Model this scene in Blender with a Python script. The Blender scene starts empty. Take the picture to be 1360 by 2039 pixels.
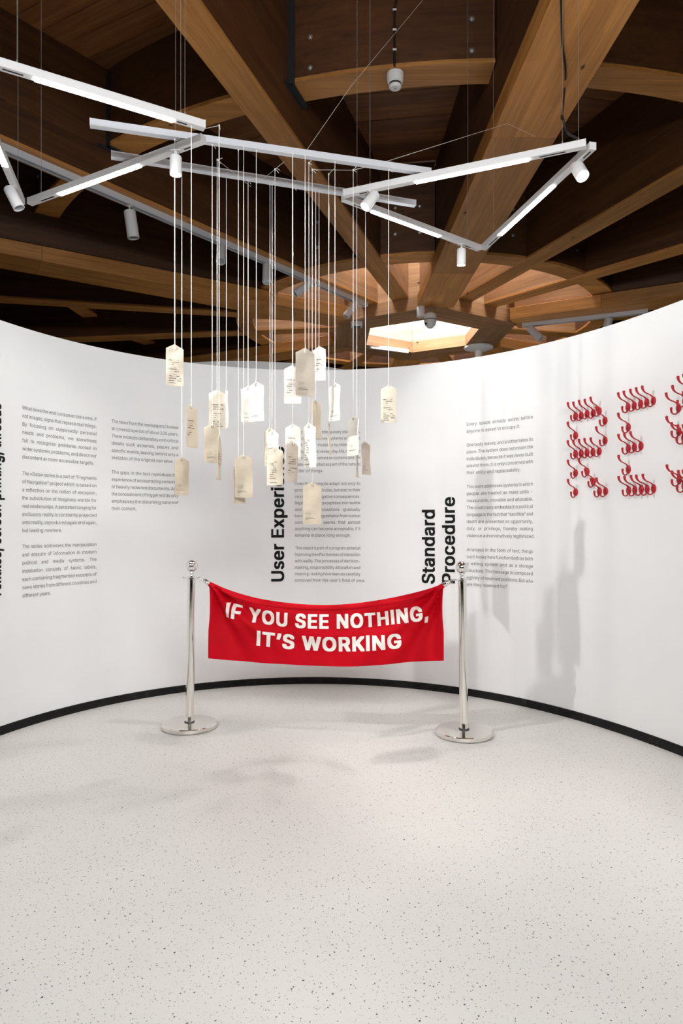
import bpy, bmesh, math, os, random
from math import sin, cos, pi, radians, atan2, hypot, sqrt
from mathutils import Vector, Matrix
from mathutils.geometry import delaunay_2d_cdt

S = bpy.context.scene
COL = S.collection

# ------------------------------------------------------------------ camera
F = 24.0 / 36.0 * 2039.0          # focal length in pixels of the 1360 x 2039 frame
CX, HY, CAMZ = 680.0, 1045.0, 1.18
cam_d = bpy.data.cameras.new('camera')
cam_d.sensor_fit = 'VERTICAL'
cam_d.sensor_height = 36.0
cam_d.lens = 24.0
cam_d.shift_y = (HY - 1019.5) / 2039.0
cam_d.clip_end = 100
cam = bpy.data.objects.new('camera', cam_d)
cam.location = (0, 0, CAMZ)
cam.rotation_euler = (pi / 2, 0, 0)
COL.objects.link(cam)
S.camera = cam

# ------------------------------------------------------------------ exposure, world, large lights
S.view_settings.view_transform = 'Standard'
S.view_settings.look = 'None'
S.view_settings.gamma = 1
S.view_settings.use_curve_mapping = False
S.view_settings.exposure = 0.07
S.cycles.max_bounces = 8
S.cycles.diffuse_bounces = 6
S.cycles.caustics_reflective = False
S.cycles.caustics_refractive = False
S.cycles.sample_clamp_indirect = 4.0

W = bpy.data.worlds.new('overcast_sky')
S.world = W
W.use_nodes = True
bg = W.node_tree.nodes['Background']
bg.inputs[0].default_value = (0.86, 0.93, 1.0, 1)
bg.inputs[1].default_value = 36.0

LED_STRENGTH = 22.0
SPOT_WATT = 30.0
FILL_WATT = 78.0
CENTRE = Vector((1.14, 9.9, 0))    # centre of the radial roof
Z_MAIN, Z_SEC, Z_DECK = 3.90, 4.06, 5.03


def light(name, kind, loc, energy, color=(1, 1, 1), target=None, parent=None, **kw):
    d = bpy.data.lights.new(name, kind)
    d.energy = energy
    d.color = color
    for k, v in kw.items():
        setattr(d, k, v)
    o = bpy.data.objects.new(name, d)
    o.location = loc
    if target is not None:
        o.rotation_euler = (Vector(target) - Vector(loc)).to_track_quat('-Z', 'Y').to_euler()
    COL.objects.link(o)
    if parent:
        o.parent = parent
    return o


# unseen fill lights, added behind and above the camera to brighten the room
light('room_fill', 'AREA', (-0.9, -1.0, 3.0), FILL_WATT, (0.965, 0.985, 1.0), (0.9, 2.9, 0.7), shape='RECTANGLE', size=2.2, size_y=0.5)
light('room_fill', 'AREA', (1.2, -0.6, 3.0), FILL_WATT * 1.3, (0.965, 0.985, 1.0), (-1.1, 2.9, 0.8), shape='RECTANGLE', size=2.2, size_y=0.5)
# portal that guides sky light through the roof lights
pl = light('sky_portal', 'AREA', (CENTRE.x, CENTRE.y, 5.75), 1.0, target=(CENTRE.x, CENTRE.y, 0), shape='DISK', size=5.4)
pl.data.cycles.is_portal = True


# ------------------------------------------------------------------ helpers
def px_at(x, y, D):
    """world point at depth D on the sight line through photo pixel (x, y)"""
    return Vector(((x - CX) / F * D, D, CAMZ + (HY - y) / F * D))


def px_on_z(x, y, z):
    return px_at(x, y, (z - CAMZ) * F / (HY - y))


def to_px(p):
    return (CX + p[0] / p[1] * F, HY - (p[2] - CAMZ) / p[1] * F)


MATS = {}


def mat(name, color, rough=0.6, metal=0.0, emit=None, strength=0.0, **kw):
    if name in MATS:
        return MATS[name]
    m = bpy.data.materials.new(name)
    m.use_nodes = True
    b = m.node_tree.nodes['Principled BSDF']
    b.inputs['Base Color'].default_value = (*color, 1)
    b.inputs['Roughness'].default_value = rough
    b.inputs['Metallic'].default_value = metal
    if emit:
        b.inputs['Emission Color'].default_value = (*emit, 1)
        b.inputs['Emission Strength'].default_value = strength
    for k, v in kw.items():
        b.inputs[k].default_value = v
    MATS[name] = m
    return m


class N:
    """tiny node-graph helper"""

    def __init__(s, m):
        s.t = m.node_tree
        s.b = s.t.nodes['Principled BSDF']

    def add(s, kind, ins=None, **props):
        n = s.t.nodes.new(kind)
        for k, v in props.items():
            setattr(n, k, v)
        for k, v in (ins or {}).items():
            if isinstance(v, bpy.types.NodeSocket):
                s.t.links.new(v, n.inputs[k])
            else:
                n.inputs[k].default_value = v
        return n

    def link(s, a, b):
        s.t.links.new(a, b)

    def ramp(s, fac, stops, interp='LINEAR'):
        n = s.add('ShaderNodeValToRGB', {'Fac': fac})
        n.color_ramp.interpolation = interp
        e = n.color_ramp.elements
        while len(e) < len(stops):
            e.new(0.5)
        for q, (p, c) in zip(e, stops):
            q.position = p
            q.color = (*c, 1) if len(c) == 3 else c
        return n.outputs['Color']

    def mix(s, fac, a, b, mode='MIX'):
        n = s.add('ShaderNodeMix', data_type='RGBA', blend_type=mode)
        for i, v in ((0, fac), (6, a), (7, b)):
            if isinstance(v, bpy.types.NodeSocket):
                s.t.links.new(v, n.inputs[i])
            else:
                n.inputs[i].default_value = v if i == 0 else ((*v, 1) if len(v) == 3 else v)
        return n.outputs[2]


def wood(name, light_c, dark_c, rough=0.5):
    m = mat(name, light_c, rough)
    g = N(m)
    tc = g.add('ShaderNodeTexCoord')
    oi = g.add('ShaderNodeObjectInfo')
    off = g.add('ShaderNodeVectorMath', {0: tc.outputs['Object']}, operation='ADD')
    sc = g.add('ShaderNodeVectorMath', {0: (7.3, 3.1, 5.7)}, operation='SCALE')
    g.link(oi.outputs['Random'], sc.inputs['Scale'])
    g.link(sc.outputs[0], off.inputs[1])
    v = off.outputs[0]
    fine = g.add('ShaderNodeTexNoise', {'Vector': g.add('ShaderNodeMapping', {'Vector': v, 'Scale': (2.2, 70, 70)}).outputs[0], 'Scale': 1.0, 'Detail': 4.0, 'Roughness': 0.62})
    grain = g.add('ShaderNodeTexNoise', {'Vector': g.add('ShaderNodeMapping', {'Vector': v, 'Scale': (0.7, 16, 16)}).outputs[0], 'Scale': 1.0, 'Detail': 3.0, 'Distortion': 0.4})
    blot = g.add('ShaderNodeTexNoise', {'Vector': v, 'Scale': 1.3, 'Detail': 2.0})
    lam = g.add('ShaderNodeTexVoronoi', {'Vector': g.add('ShaderNodeMapping', {'Vector': v, 'Scale': (1.6, 11, 11)}).outputs[0], 'Scale': 1.0, 'Randomness': 0.9}, distance='CHEBYCHEV')
    c = g.ramp(grain.outputs['Fac'], [(0.3, dark_c), (0.7, light_c)])
    c = g.mix(0.55, c, g.ramp(fine.outputs['Fac'], [(0.3, (0.55, 0.5, 0.45)), (0.62, (1, 1, 1))]), 'MULTIPLY')
    lamv = g.add('ShaderNodeSeparateColor', {'Color': lam.outputs['Color']})
    c = g.mix(0.5, c, g.ramp(lamv.outputs[0], [(0.0, (0.7, 0.66, 0.62)), (1.0, (1.08, 1.08, 1.08))]), 'MULTIPLY')
    c = g.mix(0.4, c, g.ramp(blot.outputs['Fac'], [(0.3, (0.7, 0.68, 0.66)), (0.7, (1.1, 1.1, 1.1))]), 'MULTIPLY')
    knot = g.add('ShaderNodeTexVoronoi', {'Vector': g.add('ShaderNodeMapping', {'Vector': v, 'Scale': (2.2, 4.5, 4.5)}).outputs[0], 'Scale': 1.0})
    c = g.mix(g.ramp(knot.outputs['Distance'], [(0.035, (1, 1, 1)), (0.075, (0, 0, 0))]), c, (0.05, 0.02, 0.008))
    tint = g.ramp(oi.outputs['Random'], [(0.0, (0.8, 0.8, 0.8)), (1.0, (1.12, 1.1, 1.08))])
    c = g.mix(1.0, c, tint, 'MULTIPLY')
    g.link(c, g.b.inputs['Base Color'])
    bump = g.add('ShaderNodeBump', {'Height': fine.outputs['Fac'], 'Strength': 0.08, 'Distance': 0.01})
    g.link(bump.outputs[0], g.b.inputs['Normal'])
    return m


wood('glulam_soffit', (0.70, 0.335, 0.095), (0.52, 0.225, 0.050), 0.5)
wood('glulam_shaded', (0.135, 0.052, 0.015), (0.08, 0.029, 0.008), 0.55)  # same timber as the soffits, with side-face shade put into the colour
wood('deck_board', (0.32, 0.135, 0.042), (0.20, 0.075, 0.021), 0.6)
wood('daylit_wood', (0.64, 0.38, 0.195), (0.48, 0.26, 0.12), 0.5)  # daylight near the roof lights is put into this paler tone
wood('lining_daylit', (0.50, 0.42, 0.335), (0.40, 0.32, 0.24), 0.5)  # pale tone paints in the glare inside the hexagonal roof light
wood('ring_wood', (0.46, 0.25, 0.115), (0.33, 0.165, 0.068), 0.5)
mat('dark_steel', (0.06, 0.065, 0.07), 0.45, 0.7)
mat('bolt_steel', (0.55, 0.56, 0.55), 0.35, 0.9)
mat('white_metal', (0.80, 0.80, 0.80), 0.38)
mat('track_metal', (0.74, 0.77, 0.82), 0.32, 0.15)
mat('white_plastic', (0.82, 0.82, 0.80), 0.4)
mat('grey_plastic', (0.35, 0.36, 0.37), 0.5)
mat('black_plastic', (0.012, 0.012, 0.012), 0.45)
mat('slot_black', (0.02, 0.02, 0.02), 0.6)
mat('wire_steel', (0.45, 0.44, 0.42), 0.4, 0.6)
mat('led_light', (1, 1, 1), 0.5, 0, (0.97, 0.985, 1.0), LED_STRENGTH)
mat('lamp_lens', (1, 1, 1), 0.4, 0, (1, 0.985, 0.95), 22.0)
mat('lens_glass', (0.45, 0.5, 0.53), 0.1, 0.5)
mat('hook_red', (0.42, 0.008, 0.018), 0.38, 0, **{'Coat Weight': 0.2, 'Specular IOR Level': 0.3})
mat('screw_dark', (0.05, 0.008, 0.008), 0.3, 0.6)
mat('print_black', (0.008, 0.008, 0.007), 0.8, **{'Specular IOR Level': 0.2})
mat('print_grey', (0.145, 0.14, 0.135), 0.75)
mat('ink', (0.05, 0.042, 0.035), 0.8)
mat('cord_white', (0.86, 0.84, 0.80), 0.8)
mat('thread_white', (0.75, 0.70, 0.62), 0.7)
mat('eyelet_metal', (0.42, 0.39, 0.33), 0.3, 0.9)
mat('banner_print', (0.86, 0.83, 0.77), 0.75)
mat('hall_dark', (0.035, 0.026, 0.02), 0.8)
mat('chrome_dark', (0.09, 0.09, 0.09), 0.4, 0.8)


def _glass():
    m = mat('roof_glass', (0.95, 0.97, 1.0), 0.02)
    t = m.node_tree
    tr = t.nodes.new('ShaderNodeBsdfTransparent')
    gl = t.nodes.new('ShaderNodeBsdfGlossy')
    gl.inputs['Roughness'].default_value = 0.03
    fr = t.nodes.new('ShaderNodeValue')
    fr.outputs[0].default_value = 0.06
    mx = t.nodes.new('ShaderNodeMixShader')
    t.links.new(fr.outputs[0], mx.inputs[0])
    t.links.new(tr.outputs[0], mx.inputs[1])
    t.links.new(gl.outputs[0], mx.inputs[2])
    t.links.new(mx.outputs[0], t.nodes['Material Output'].inputs[0])


_glass()


def _wall():
    m = mat('wall_paint', (0.83, 0.832, 0.83), 0.75)
    g = N(m)
    tc = g.add('ShaderNodeTexCoord')
    n1 = g.add('ShaderNodeTexNoise', {'Vector': tc.outputs['Object'], 'Scale': 2.0, 'Detail': 3.0})
    c = g.ramp(n1.outputs['Fac'], [(0.3, (0.80, 0.803, 0.805)), (0.7, (0.84, 0.84, 0.835))])
    # faint scuffs low on the wall
    n2 = g.add('ShaderNodeTexNoise', {'Vector': g.add('ShaderNodeMapping', {'Vector': tc.outputs['Object'], 'Scale': (5, 5, 22)}).outputs[0], 'Scale': 1.0, 'Detail': 5.0})
    sep = g.add('ShaderNodeSeparateXYZ', {'Vector': tc.outputs['Object']})
    low = g.add('ShaderNodeMapRange', {'Value': sep.outputs['Z'], 'From Min': 0.55, 'From Max': 0.1, 'To Min': 0.0, 'To Max': 0.5})
    sc = g.ramp(n2.outputs['Fac'], [(0.70, (0, 0, 0)), (0.76, (1, 1, 1))])
    f = g.add('ShaderNodeMath', {0: low.outputs[0], 1: sc}, operation='MULTIPLY')
    c = g.mix(f.outputs[0], c, (0.62, 0.61, 0.60))
    g.link(c, g.b.inputs['Base Color'])
    n3 = g.add('ShaderNodeTexNoise', {'Vector': tc.outputs['Object'], 'Scale': 160.0, 'Detail': 2.0})
    g.link(g.add('ShaderNodeBump', {'Height': n3.outputs['Fac'], 'Strength': 0.04, 'Distance': 0.005}).outputs[0], g.b.inputs['Normal'])


_wall()


def _floor():
    m = mat('terrazzo', (0.74, 0.72, 0.68), 0.42)
    g = N(m)
    tc = g.add('ShaderNodeTexCoord')
    v = tc.outputs['Object']
    n1 = g.add('ShaderNodeTexNoise', {'Vector': v, 'Scale': 1.1, 'Detail': 4.0})
    c = g.ramp(n1.outputs['Fac'], [(0.3, (0.655, 0.638, 0.608)), (0.7, (0.71, 0.692, 0.66))])
    n2 = g.add('ShaderNodeTexNoise', {'Vector': v, 'Scale': 420.0, 'Detail': 2.0})
    c = g.mix(0.25, c, g.ramp(n2.outputs['Fac'], [(0.35, (0.86, 0.85, 0.82)), (0.65, (1.06, 1.06, 1.06))]), 'MULTIPLY')
    # faint rubbed marks
    n4 = g.add('ShaderNodeTexNoise', {'Vector': v, 'Scale': 3.4, 'Detail': 6.0, 'Roughness': 0.7, 'Distortion': 0.8})
    c = g.mix(g.ramp(n4.outputs['Fac'], [(0.66, (0, 0, 0)), (0.76, (0.35, 0.35, 0.35))]), c, (0.52, 0.50, 0.47))
    wob = g.add('ShaderNodeTexNoise', {'Vector': v, 'Scale': 170.0, 'Detail': 1.0})
    wv = g.add('ShaderNodeVectorMath', {0: wob.outputs['Color'], 'Scale': 0.006}, operation='SCALE')
    v2 = g.add('ShaderNodeVectorMath', {0: v, 1: wv.outputs[0]}, operation='ADD').outputs[0]
    for scale, rmax, keep, col in ((26, 0.085, 0.40, (0.03, 0.033, 0.042)), (48, 0.13, 0.45, (0.05, 0.05, 0.058)), (80, 0.15, 0.45, (0.10, 0.10, 0.10)), (95, 0.15, 0.28, (0.22, 0.21, 0.2)), (60, 0.12, 0.15, (0.36, 0.28, 0.2)), (170, 0.2, 0.25, (0.42, 0.40, 0.38))):
        mp = g.add('ShaderNodeMapping', {'Vector': v2, 'Location': (scale * 0.37, scale * 0.11, 0.0), 'Rotation': (0, 0, scale), 'Scale': (scale, scale * 0.8, 0.0)})
        vo = g.add('ShaderNodeTexVoronoi', {'Vector': mp.outputs[0], 'Scale': 1.0, 'Randomness': 1.0}, voronoi_dimensions='2D', distance='MANHATTAN')
        sp = g.add('ShaderNodeSeparateColor', {'Color': vo.outputs['Color']})
        # radius of the chip: random, zero for most cells
        r = g.add('ShaderNodeMapRange', {'Value': sp.outputs[0], 'From Min': 1 - keep, 'From Max': 1.0, 'To Min': 0.02, 'To Max': rmax})
        d = g.add('ShaderNodeMath', {0: vo.outputs['Distance'], 1: r.outputs[0]}, operation='LESS_THAN')
        k = g.add('ShaderNodeMath', {0: sp.outputs[0], 1: 1 - keep}, operation='GREATER_THAN')
        a = g.add('ShaderNodeMath', {0: d.outputs[0], 1: k.outputs[0]}, operation='MULTIPLY')
        c = g.mix(a.outputs[0], c, col)
    g.link(c, g.b.inputs['Base Color'])
    rr = g.ramp(n1.outputs['Fac'], [(0.3, (0.36, 0.36, 0.36)), (0.7, (0.5, 0.5, 0.5))])
    g.link(rr, g.b.inputs['Roughness'])


_floor()


def _skirting():
    m = mat('skirting_black', (0.012, 0.012, 0.011), 0.55, **{'Specular IOR Level': 0.2})
    g = N(m)
    tc = g.add('ShaderNodeTexCoord')
    n = g.add('ShaderNodeTexNoise', {'Vector': tc.outputs['Object'], 'Scale': 18.0, 'Detail': 6.0})
    c = g.ramp(n.outputs['Fac'], [(0.3, (0.003, 0.003, 0.003)), (0.6, (0.007, 0.007, 0.006)), (0.74, (0.022, 0.021, 0.019))])
    g.link(c, g.b.inputs['Base Color'])


_skirting()


def cloth(name, c1, c2):
    m = mat(name, c1, 0.85)
    g = N(m)
    tc = g.add('ShaderNodeTexCoord')
    oi = g.add('ShaderNodeObjectInfo')
    w1 = g.add('ShaderNodeTexNoise', {'Vector': g.add('ShaderNodeMapping', {'Vector': tc.outputs['Object'], 'Scale': (60, 1, 900)}).outputs[0], 'Scale': 1.0, 'Detail': 2.0})
    w2 = g.add('ShaderNodeTexNoise', {'Vector': g.add('ShaderNodeMapping', {'Vector': tc.outputs['Object'], 'Scale': (12, 12, 30)}).outputs[0], 'Scale': 1.0, 'Detail': 3.0})
    c = g.ramp(w2.outputs['Fac'], [(0.3, c2), (0.7, c1)])
    c = g.mix(0.35, c, g.ramp(w1.outputs['Fac'], [(0.35, (0.82, 0.81, 0.8)), (0.65, (1.04, 1.04, 1.04))]), 'MULTIPLY')
    c = g.mix(1.0, c, g.ramp(oi.outputs['Random'], [(0, (0.95, 0.95, 0.95)), (1, (1.03, 1.03, 1.03))]), 'MULTIPLY')
    g.link(c, g.b.inputs['Base Color'])
    g.link(g.add('ShaderNodeBump', {'Height': w2.outputs['Fac'], 'Strength': 0.25, 'Distance': 0.004}).outputs[0], g.b.inputs['Normal'])
    return m


cloth('cotton_lit', (0.84, 0.81, 0.74), (0.79, 0.76, 0.68))  # one cotton throughout; the tones paint in how each tag is lit
cloth('cotton_cream', (0.78, 0.71, 0.59), (0.72, 0.64, 0.51))
cloth('cotton_shaded', (0.66, 0.57, 0.45), (0.60, 0.51, 0.39))
cloth('cotton_backlit', (0.61, 0.53, 0.44), (0.56, 0.485, 0.40))


def _red():
    m = mat('banner_red', (0.58, 0.004, 0.012), 0.65, **{'Sheen Weight': 0.03, 'Sheen Roughness': 0.4, 'Specular IOR Level': 0.12})
    m.node_tree.nodes['Principled BSDF'].inputs['Sheen Tint'].default_value = (1.0, 0.25, 0.3, 1)
    g = N(m)
    tc = g.add('ShaderNodeTexCoord')
    n = g.add('ShaderNodeTexNoise', {'Vector': tc.outputs['Object'], 'Scale': 7.0, 'Detail': 4.0})
    c = g.ramp(n.outputs['Fac'], [(0.3, (0.46, 0.0, 0.006)), (0.7, (0.54, 0.0, 0.010))])
    g.link(c, g.b.inputs['Base Color'])


_red()


def _chrome():
    m = mat('polished_steel', (0.86, 0.835, 0.79), 0.09, 1.0)
    g = N(m)
    tc = g.add('ShaderNodeTexCoord')
    n = g.add('ShaderNodeTexNoise', {'Vector': tc.outputs['Object'], 'Scale': 14.0, 'Detail': 5.0})
    g.link(g.ramp(n.outputs['Fac'], [(0.35, (0.05, 0.05, 0.05)), (0.75, (0.2, 0.2, 0.2))]), g.b.inputs['Roughness'])
    c = mat('chrome', (0.88, 0.87, 0.86), 0.05, 1.0)


_chrome()


# ------------------------------------------------------------------ mesh builder
class MB:
    def __init__(s):
        s.v = []
        s.f = []

    def add(s, vs, fs):
        o = len(s.v)
        s.v += [Vector(p) for p in vs]
        s.f += [tuple(i + o for i in q) for q in fs]
        return s

    def box(s, c, d):
        x, y, z = [k / 2 for k in d]
        vs = [(c[0] + a * x, c[1] + b * y, c[2] + e * z) for a in (-1, 1) for b in (-1, 1) for e in (-1, 1)]
        return s.add(vs, [(0, 1, 3, 2), (4, 6, 7, 5), (0, 4, 5, 1), (2, 3, 7, 6), (0, 2, 6, 4), (1, 5, 7, 3)])

    def prism(s, poly, z0, z1):
        """poly: counter-clockwise (x, y) outline, extruded z0..z1"""
        n = len(poly)
        vs = [(x, y, z0) for x, y in poly] + [(x, y, z1) for x, y in poly]
        fs = [tuple(range(n - 1, -1, -1)), tuple(range(n, 2 * n))]
        fs += [(i, (i + 1) % n, n + (i + 1) % n, n + i) for i in range(n)]
        return s.add(vs, fs)

    def loft(s, rings, caps=True, closed=True):
        n = len(rings[0])
        vs = [p for r in rings for p in r]
        fs = []
        for k in range(len(rings) - 1):
            for i in range(n if closed else n - 1):
                j = (i + 1) % n
                fs.append((k * n + i, k * n + j, (k + 1) * n + j, (k + 1) * n + i))
        if caps:
            fs.append(tuple(range(n - 1, -1, -1)))
            fs.append(tuple((len(rings) - 1) * n + i for i in range(n)))
        return s.add(vs, fs)

    def tube(s, path, rad, n=8, caps=True):
        path = [Vector(p) for p in path]
        if not isinstance(rad, (list, tuple)):
            rad = [rad] * len(path)
        rings = []
        t0 = (path[1] - path[0]).normalized()
        u = t0.orthogonal().normalized()
        for i, p in enumerate(path):
            a = path[max(i - 1, 0)]
            b = path[min(i + 1, len(path) - 1)]
            t = (b - a).normalized()
            u = (u - t * u.dot(t)).normalized()
            w = t.cross(u)
            rings.append([p + (u * cos(2 * pi * k / n) + w * sin(2 * pi * k / n)) * rad[i] for k in range(n)])
        return s.loft(rings, caps)

    def lathe(s, prof, n=32, axis=None):
        """prof: list of (r, z) bottom to top, turned about z"""
        rings = [[(max(r, 1e-5) * cos(2 * pi * k / n), max(r, 1e-5) * sin(2 * pi * k / n), z) for k in range(n)] for r, z in prof]
        return s.loft(rings)

    def beam(s, p0, p1, w, h, ch=0.006):
        """chamfered timber along local x"""
        sec = [(-w / 2 + ch, 0), (w / 2 - ch, 0), (w / 2, ch), (w / 2, h - ch), (w / 2 - ch, h), (-w / 2 + ch, h), (-w / 2, h - ch), (-w / 2, ch)]
        return s.loft([[(p0, a, b) for a, b in sec], [(p1, a, b) for a, b in sec]])

    def torus(s, c, R, r, axis='y', n=18, k=8, sx=1.0):
        rings = []
        for i in range(n):
            a = 2 * pi * i / n
            ring = []
            for j in range(k):
                b = 2 * pi * j / k
                rr = R + r * cos(b)
                p = (rr * cos(a) * sx, r * sin(b), rr * sin(a))
                if axis == 'z':
                    p = (p[0], p[2], p[1])
                elif axis == 'x':
                    p = (p[1], p[0], p[2])
                ring.append(Vector(p) + Vector(c))
            rings.append(ring)
        rings.append(rings[0])
        return s.loft(rings, caps=False)

    def xf(s, M, start=0):
        for i in range(start, len(s.v)):
            s.v[i] = M @ s.v[i]
        return s

    def build(s, name, m, parent=None, loc=(0, 0, 0), rot=(0, 0, 0), smooth=True):
        me = bpy.data.meshes.new(name)
        me.from_pydata([tuple(p) for p in s.v], [], s.f)
        bm = bmesh.new()
        bm.from_mesh(me)
        bmesh.ops.recalc_face_normals(bm, faces=bm.faces)
        bm.to_mesh(me)
        bm.free()
        if smooth:
            me.shade_smooth()
            me.set_sharp_from_angle(angle=radians(38))
        me.materials.append(MATS[m])
        return link(name, me, parent, loc, rot)


def link(name, data, parent=None, loc=(0, 0, 0), rot=(0, 0, 0)):
    o = bpy.data.objects.new(name, data)
    COL.objects.link(o)
    if parent:
        o.parent = parent
    o.location = loc
    if isinstance(rot, (tuple, list)):
        o.rotation_euler = rot
    else:
        o.rotation_euler = rot.to_euler()
    return o


def tag(o, label, cat, group=None):
    o['label'] = label
    o['category'] = cat
    if group:
        o['group'] = group
    return o


def thing(name, label, cat, loc=(0, 0, 0), rot=(0, 0, 0), group=None):
    return tag(link(name, None, None, loc, rot), label, cat, group)


def struct(o):
    o['kind'] = 'structure'
    return o


def copy_tree(o, parent=None):
    c = o.copy()
    COL.objects.link(c)
    if parent:
        c.parent = parent
    for ch in list(o.children):
        copy_tree(ch, c)
    return c


# ------------------------------------------------------------------ curved partition wall
WC = Vector((-0.16, 3.18, 0))
POLY = [0.21832155, 0.12294812, -0.1641968, -0.07206905, 1.89553484]
WALL_H = 2.33


def wall_r(th):
    t = max(-75.0, min(84.0, math.degrees(th))) / 90.0
    r = 0.0
    for k in POLY:
        r = r * t + k
    return r


def wall_pt(th, off=0.0, z=0.0):
    r = wall_r(th) - off
    return Vector((WC.x + r * sin(th), WC.y + r * cos(th), z))


def px_wall(x, y):
    """(theta, z) where the sight line through a photo pixel meets the partition"""
    k = (x - CX) / F
    lo, hi = 2.2, 6.0
    best = None
    D = hi
    # walk inwards from outside the circle until inside
    while D > 2.0:
        dx, dy = k * D - WC.x, D - WC.y
        th = atan2(dx, dy)
        if hypot(dx, dy) < wall_r(th):
            break
        D -= 0.002
    return th, CAMZ + (HY - y) / F * D


TH0, TH1 = radians(-122), radians(126)
NW = 124
ths = [TH0 + (TH1 - TH0) * i / NW for i in range(NW + 1)]
rings = []
for th in ths:
    a, b = wall_pt(th), wall_pt(th, -0.10)
    rings.append([(a.x, a.y, 0), (a.x, a.y, WALL_H - 0.004), (a.x, a.y, WALL_H), (b.x, b.y, WALL_H), (b.x, b.y, 0)])
wall_back = struct(MB().loft(rings).build('wall_back', 'wall_paint'))
rings = []
for th in ths[1:-1]:
    sec = [(-0.0005, 0.0), (0.011, 0.0), (0.0125, 0.003), (0.009, 0.008), (0.009, 0.040), (0.006, 0.046), (0.001, 0.048), (-0.0005, 0.048)]
    rings.append([tuple(wall_pt(th, o_, z_)) for o_, z_ in sec])
struct(MB().loft(rings).build('baseboard_back', 'skirting_black'))

# hall floor
fl = MB()
n = 64
fl.prism([(CENTRE.x + 13.2 * cos(2 * pi * k / n), CENTRE.y + 13.2 * sin(2 * pi * k / n)) for k in range(n)], -0.15, 0.0)
struct(fl.build('floor', 'terrazzo', smooth=False))

# dark enclosing wall of the hall
rings = []
n = 72
for k in range(n + 1):
    a = 2 * pi * k / n
    c, s_ = cos(a), sin(a)
    rings.append([(CENTRE.x + r * c, CENTRE.y + r * s_, z) for r, z in ((13.0, -0.1), (13.0, 5.4), (13.25, 5.4), (13.25, -0.1))])
struct(MB().loft(rings, caps=False).build('wall_outer', 'hall_dark'))

# taller white partition of the next room, seen above the curved wall
rings = []
for i in range(37):
    th = radians(185 + 170 * i / 36)
    cx_, cy_, h_ = -0.92, 7.5, 2.62
    rings.append([(cx_ + r * cos(th), cy_ + r * sin(th), z) for r, z in ((1.5, 0), (1.5, h_), (1.4, h_), (1.4, 0))])
struct(MB().loft(rings).build('wall_far', 'wall_paint'))

# ------------------------------------------------------------------ lettering
CAPH = 0.5287                      # cap height of the face at size 1
FONT = None
try:
    FONT = bpy.data.fonts.load(os.path.join(bpy.utils.system_resource('DATAFILES'), 'fonts', 'Inter.woff2'))
except Exception:
    FONT = None
_gl = {}
_cu = bpy.data.curves.new('glyph', 'FONT')
if FONT:
    _cu.font = FONT
_go = bpy.data.objects.new('glyph', _cu)
COL.objects.link(_go)


_cu.fill_mode = 'NONE'


def _mesh_of(body, off, res):
    """outline of the glyphs, filled by the non-zero winding rule (overlapping strokes stay solid)"""
    _cu.body = body
    _cu.resolution_u = res
    dg = bpy.context.evaluated_depsgraph_get()
    dg.update()
    ob = _go.evaluated_get(dg)
    me = ob.to_mesh()
    co = [Vector(v.co[:2]) for v in me.vertices]
    adj = {}
    for e_ in me.edges:
        a, b = e_.vertices
        adj.setdefault(a, []).append(b)
        adj.setdefault(b, []).append(a)
    ob.to_mesh_clear()
    if off is None:
        return co, []
    loops, seen = [], set()
    for s0 in sorted(adj):
        if s0 in seen:
            continue
        lp, nx_ = [s0], (s0 + 1 if s0 + 1 in adj[s0] else adj[s0][0])
        seen.add(s0)
        while nx_ not in seen:
            lp.append(nx_)
            seen.add(nx_)
            c2 = [k for k in adj[nx_] if k not in seen]
            if not c2:
                break
            nx_ = c2[0]
        loops.append(lp)
    vs, es = [], []
    for lp in loops:
        o_ = len(vs)
        vs += [co[k] for k in lp]
        es += [(o_ + k, o_ + (k + 1) % len(lp)) for k in range(len(lp))]
    segs = [(vs[a], vs[b]) for a, b in es]
    ov, _e, of, *_r = delaunay_2d_cdt(vs, es, [], 0, 1e-6)
    fs = []
    for f_ in of:
        c = (ov[f_[0]] + ov[f_[1]] + ov[f_[2]]) / 3
        w_ = 0
        for p, q_ in segs:
            if (p.y <= c.y) != (q_.y <= c.y):
                if p.x + (c.y - p.y) / (q_.y - p.y) * (q_.x - p.x) > c.x:
                    w_ += 1 if q_.y > p.y else -1
        if w_:
            fs.append(tuple(f_))
    return [(v.x, v.y) for v in ov], fs


def glyph(ch, off=0.0, res=2):
    """(vertices, faces, advance) of one character at size 1"""
    key = (ch, off, res)
    if key not in _gl and ch == 'I':          # plain bar without serifs
        _gl[key] = ([(0.050, 0), (0.114, 0), (0.114, CAPH), (0.050, CAPH)], [(0, 1, 2, 3)], 0.164)
    if key not in _gl:
        vs, fs = ([], []) if ch == ' ' else _mesh_of(ch, off, res)
        w2 = max(v[0] for v in _mesh_of('I' + ch + 'I', None, 1)[0])
        w1 = max(v[0] for v in _mesh_of('II', None, 1)[0])
        _gl[key] = (vs, fs, w2 - w1)
    return _gl[key]


def text_width(s_, off=0.0, res=2, track=0.0):
    return sum(glyph(c, off, res)[2] + track for c in s_)


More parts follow.
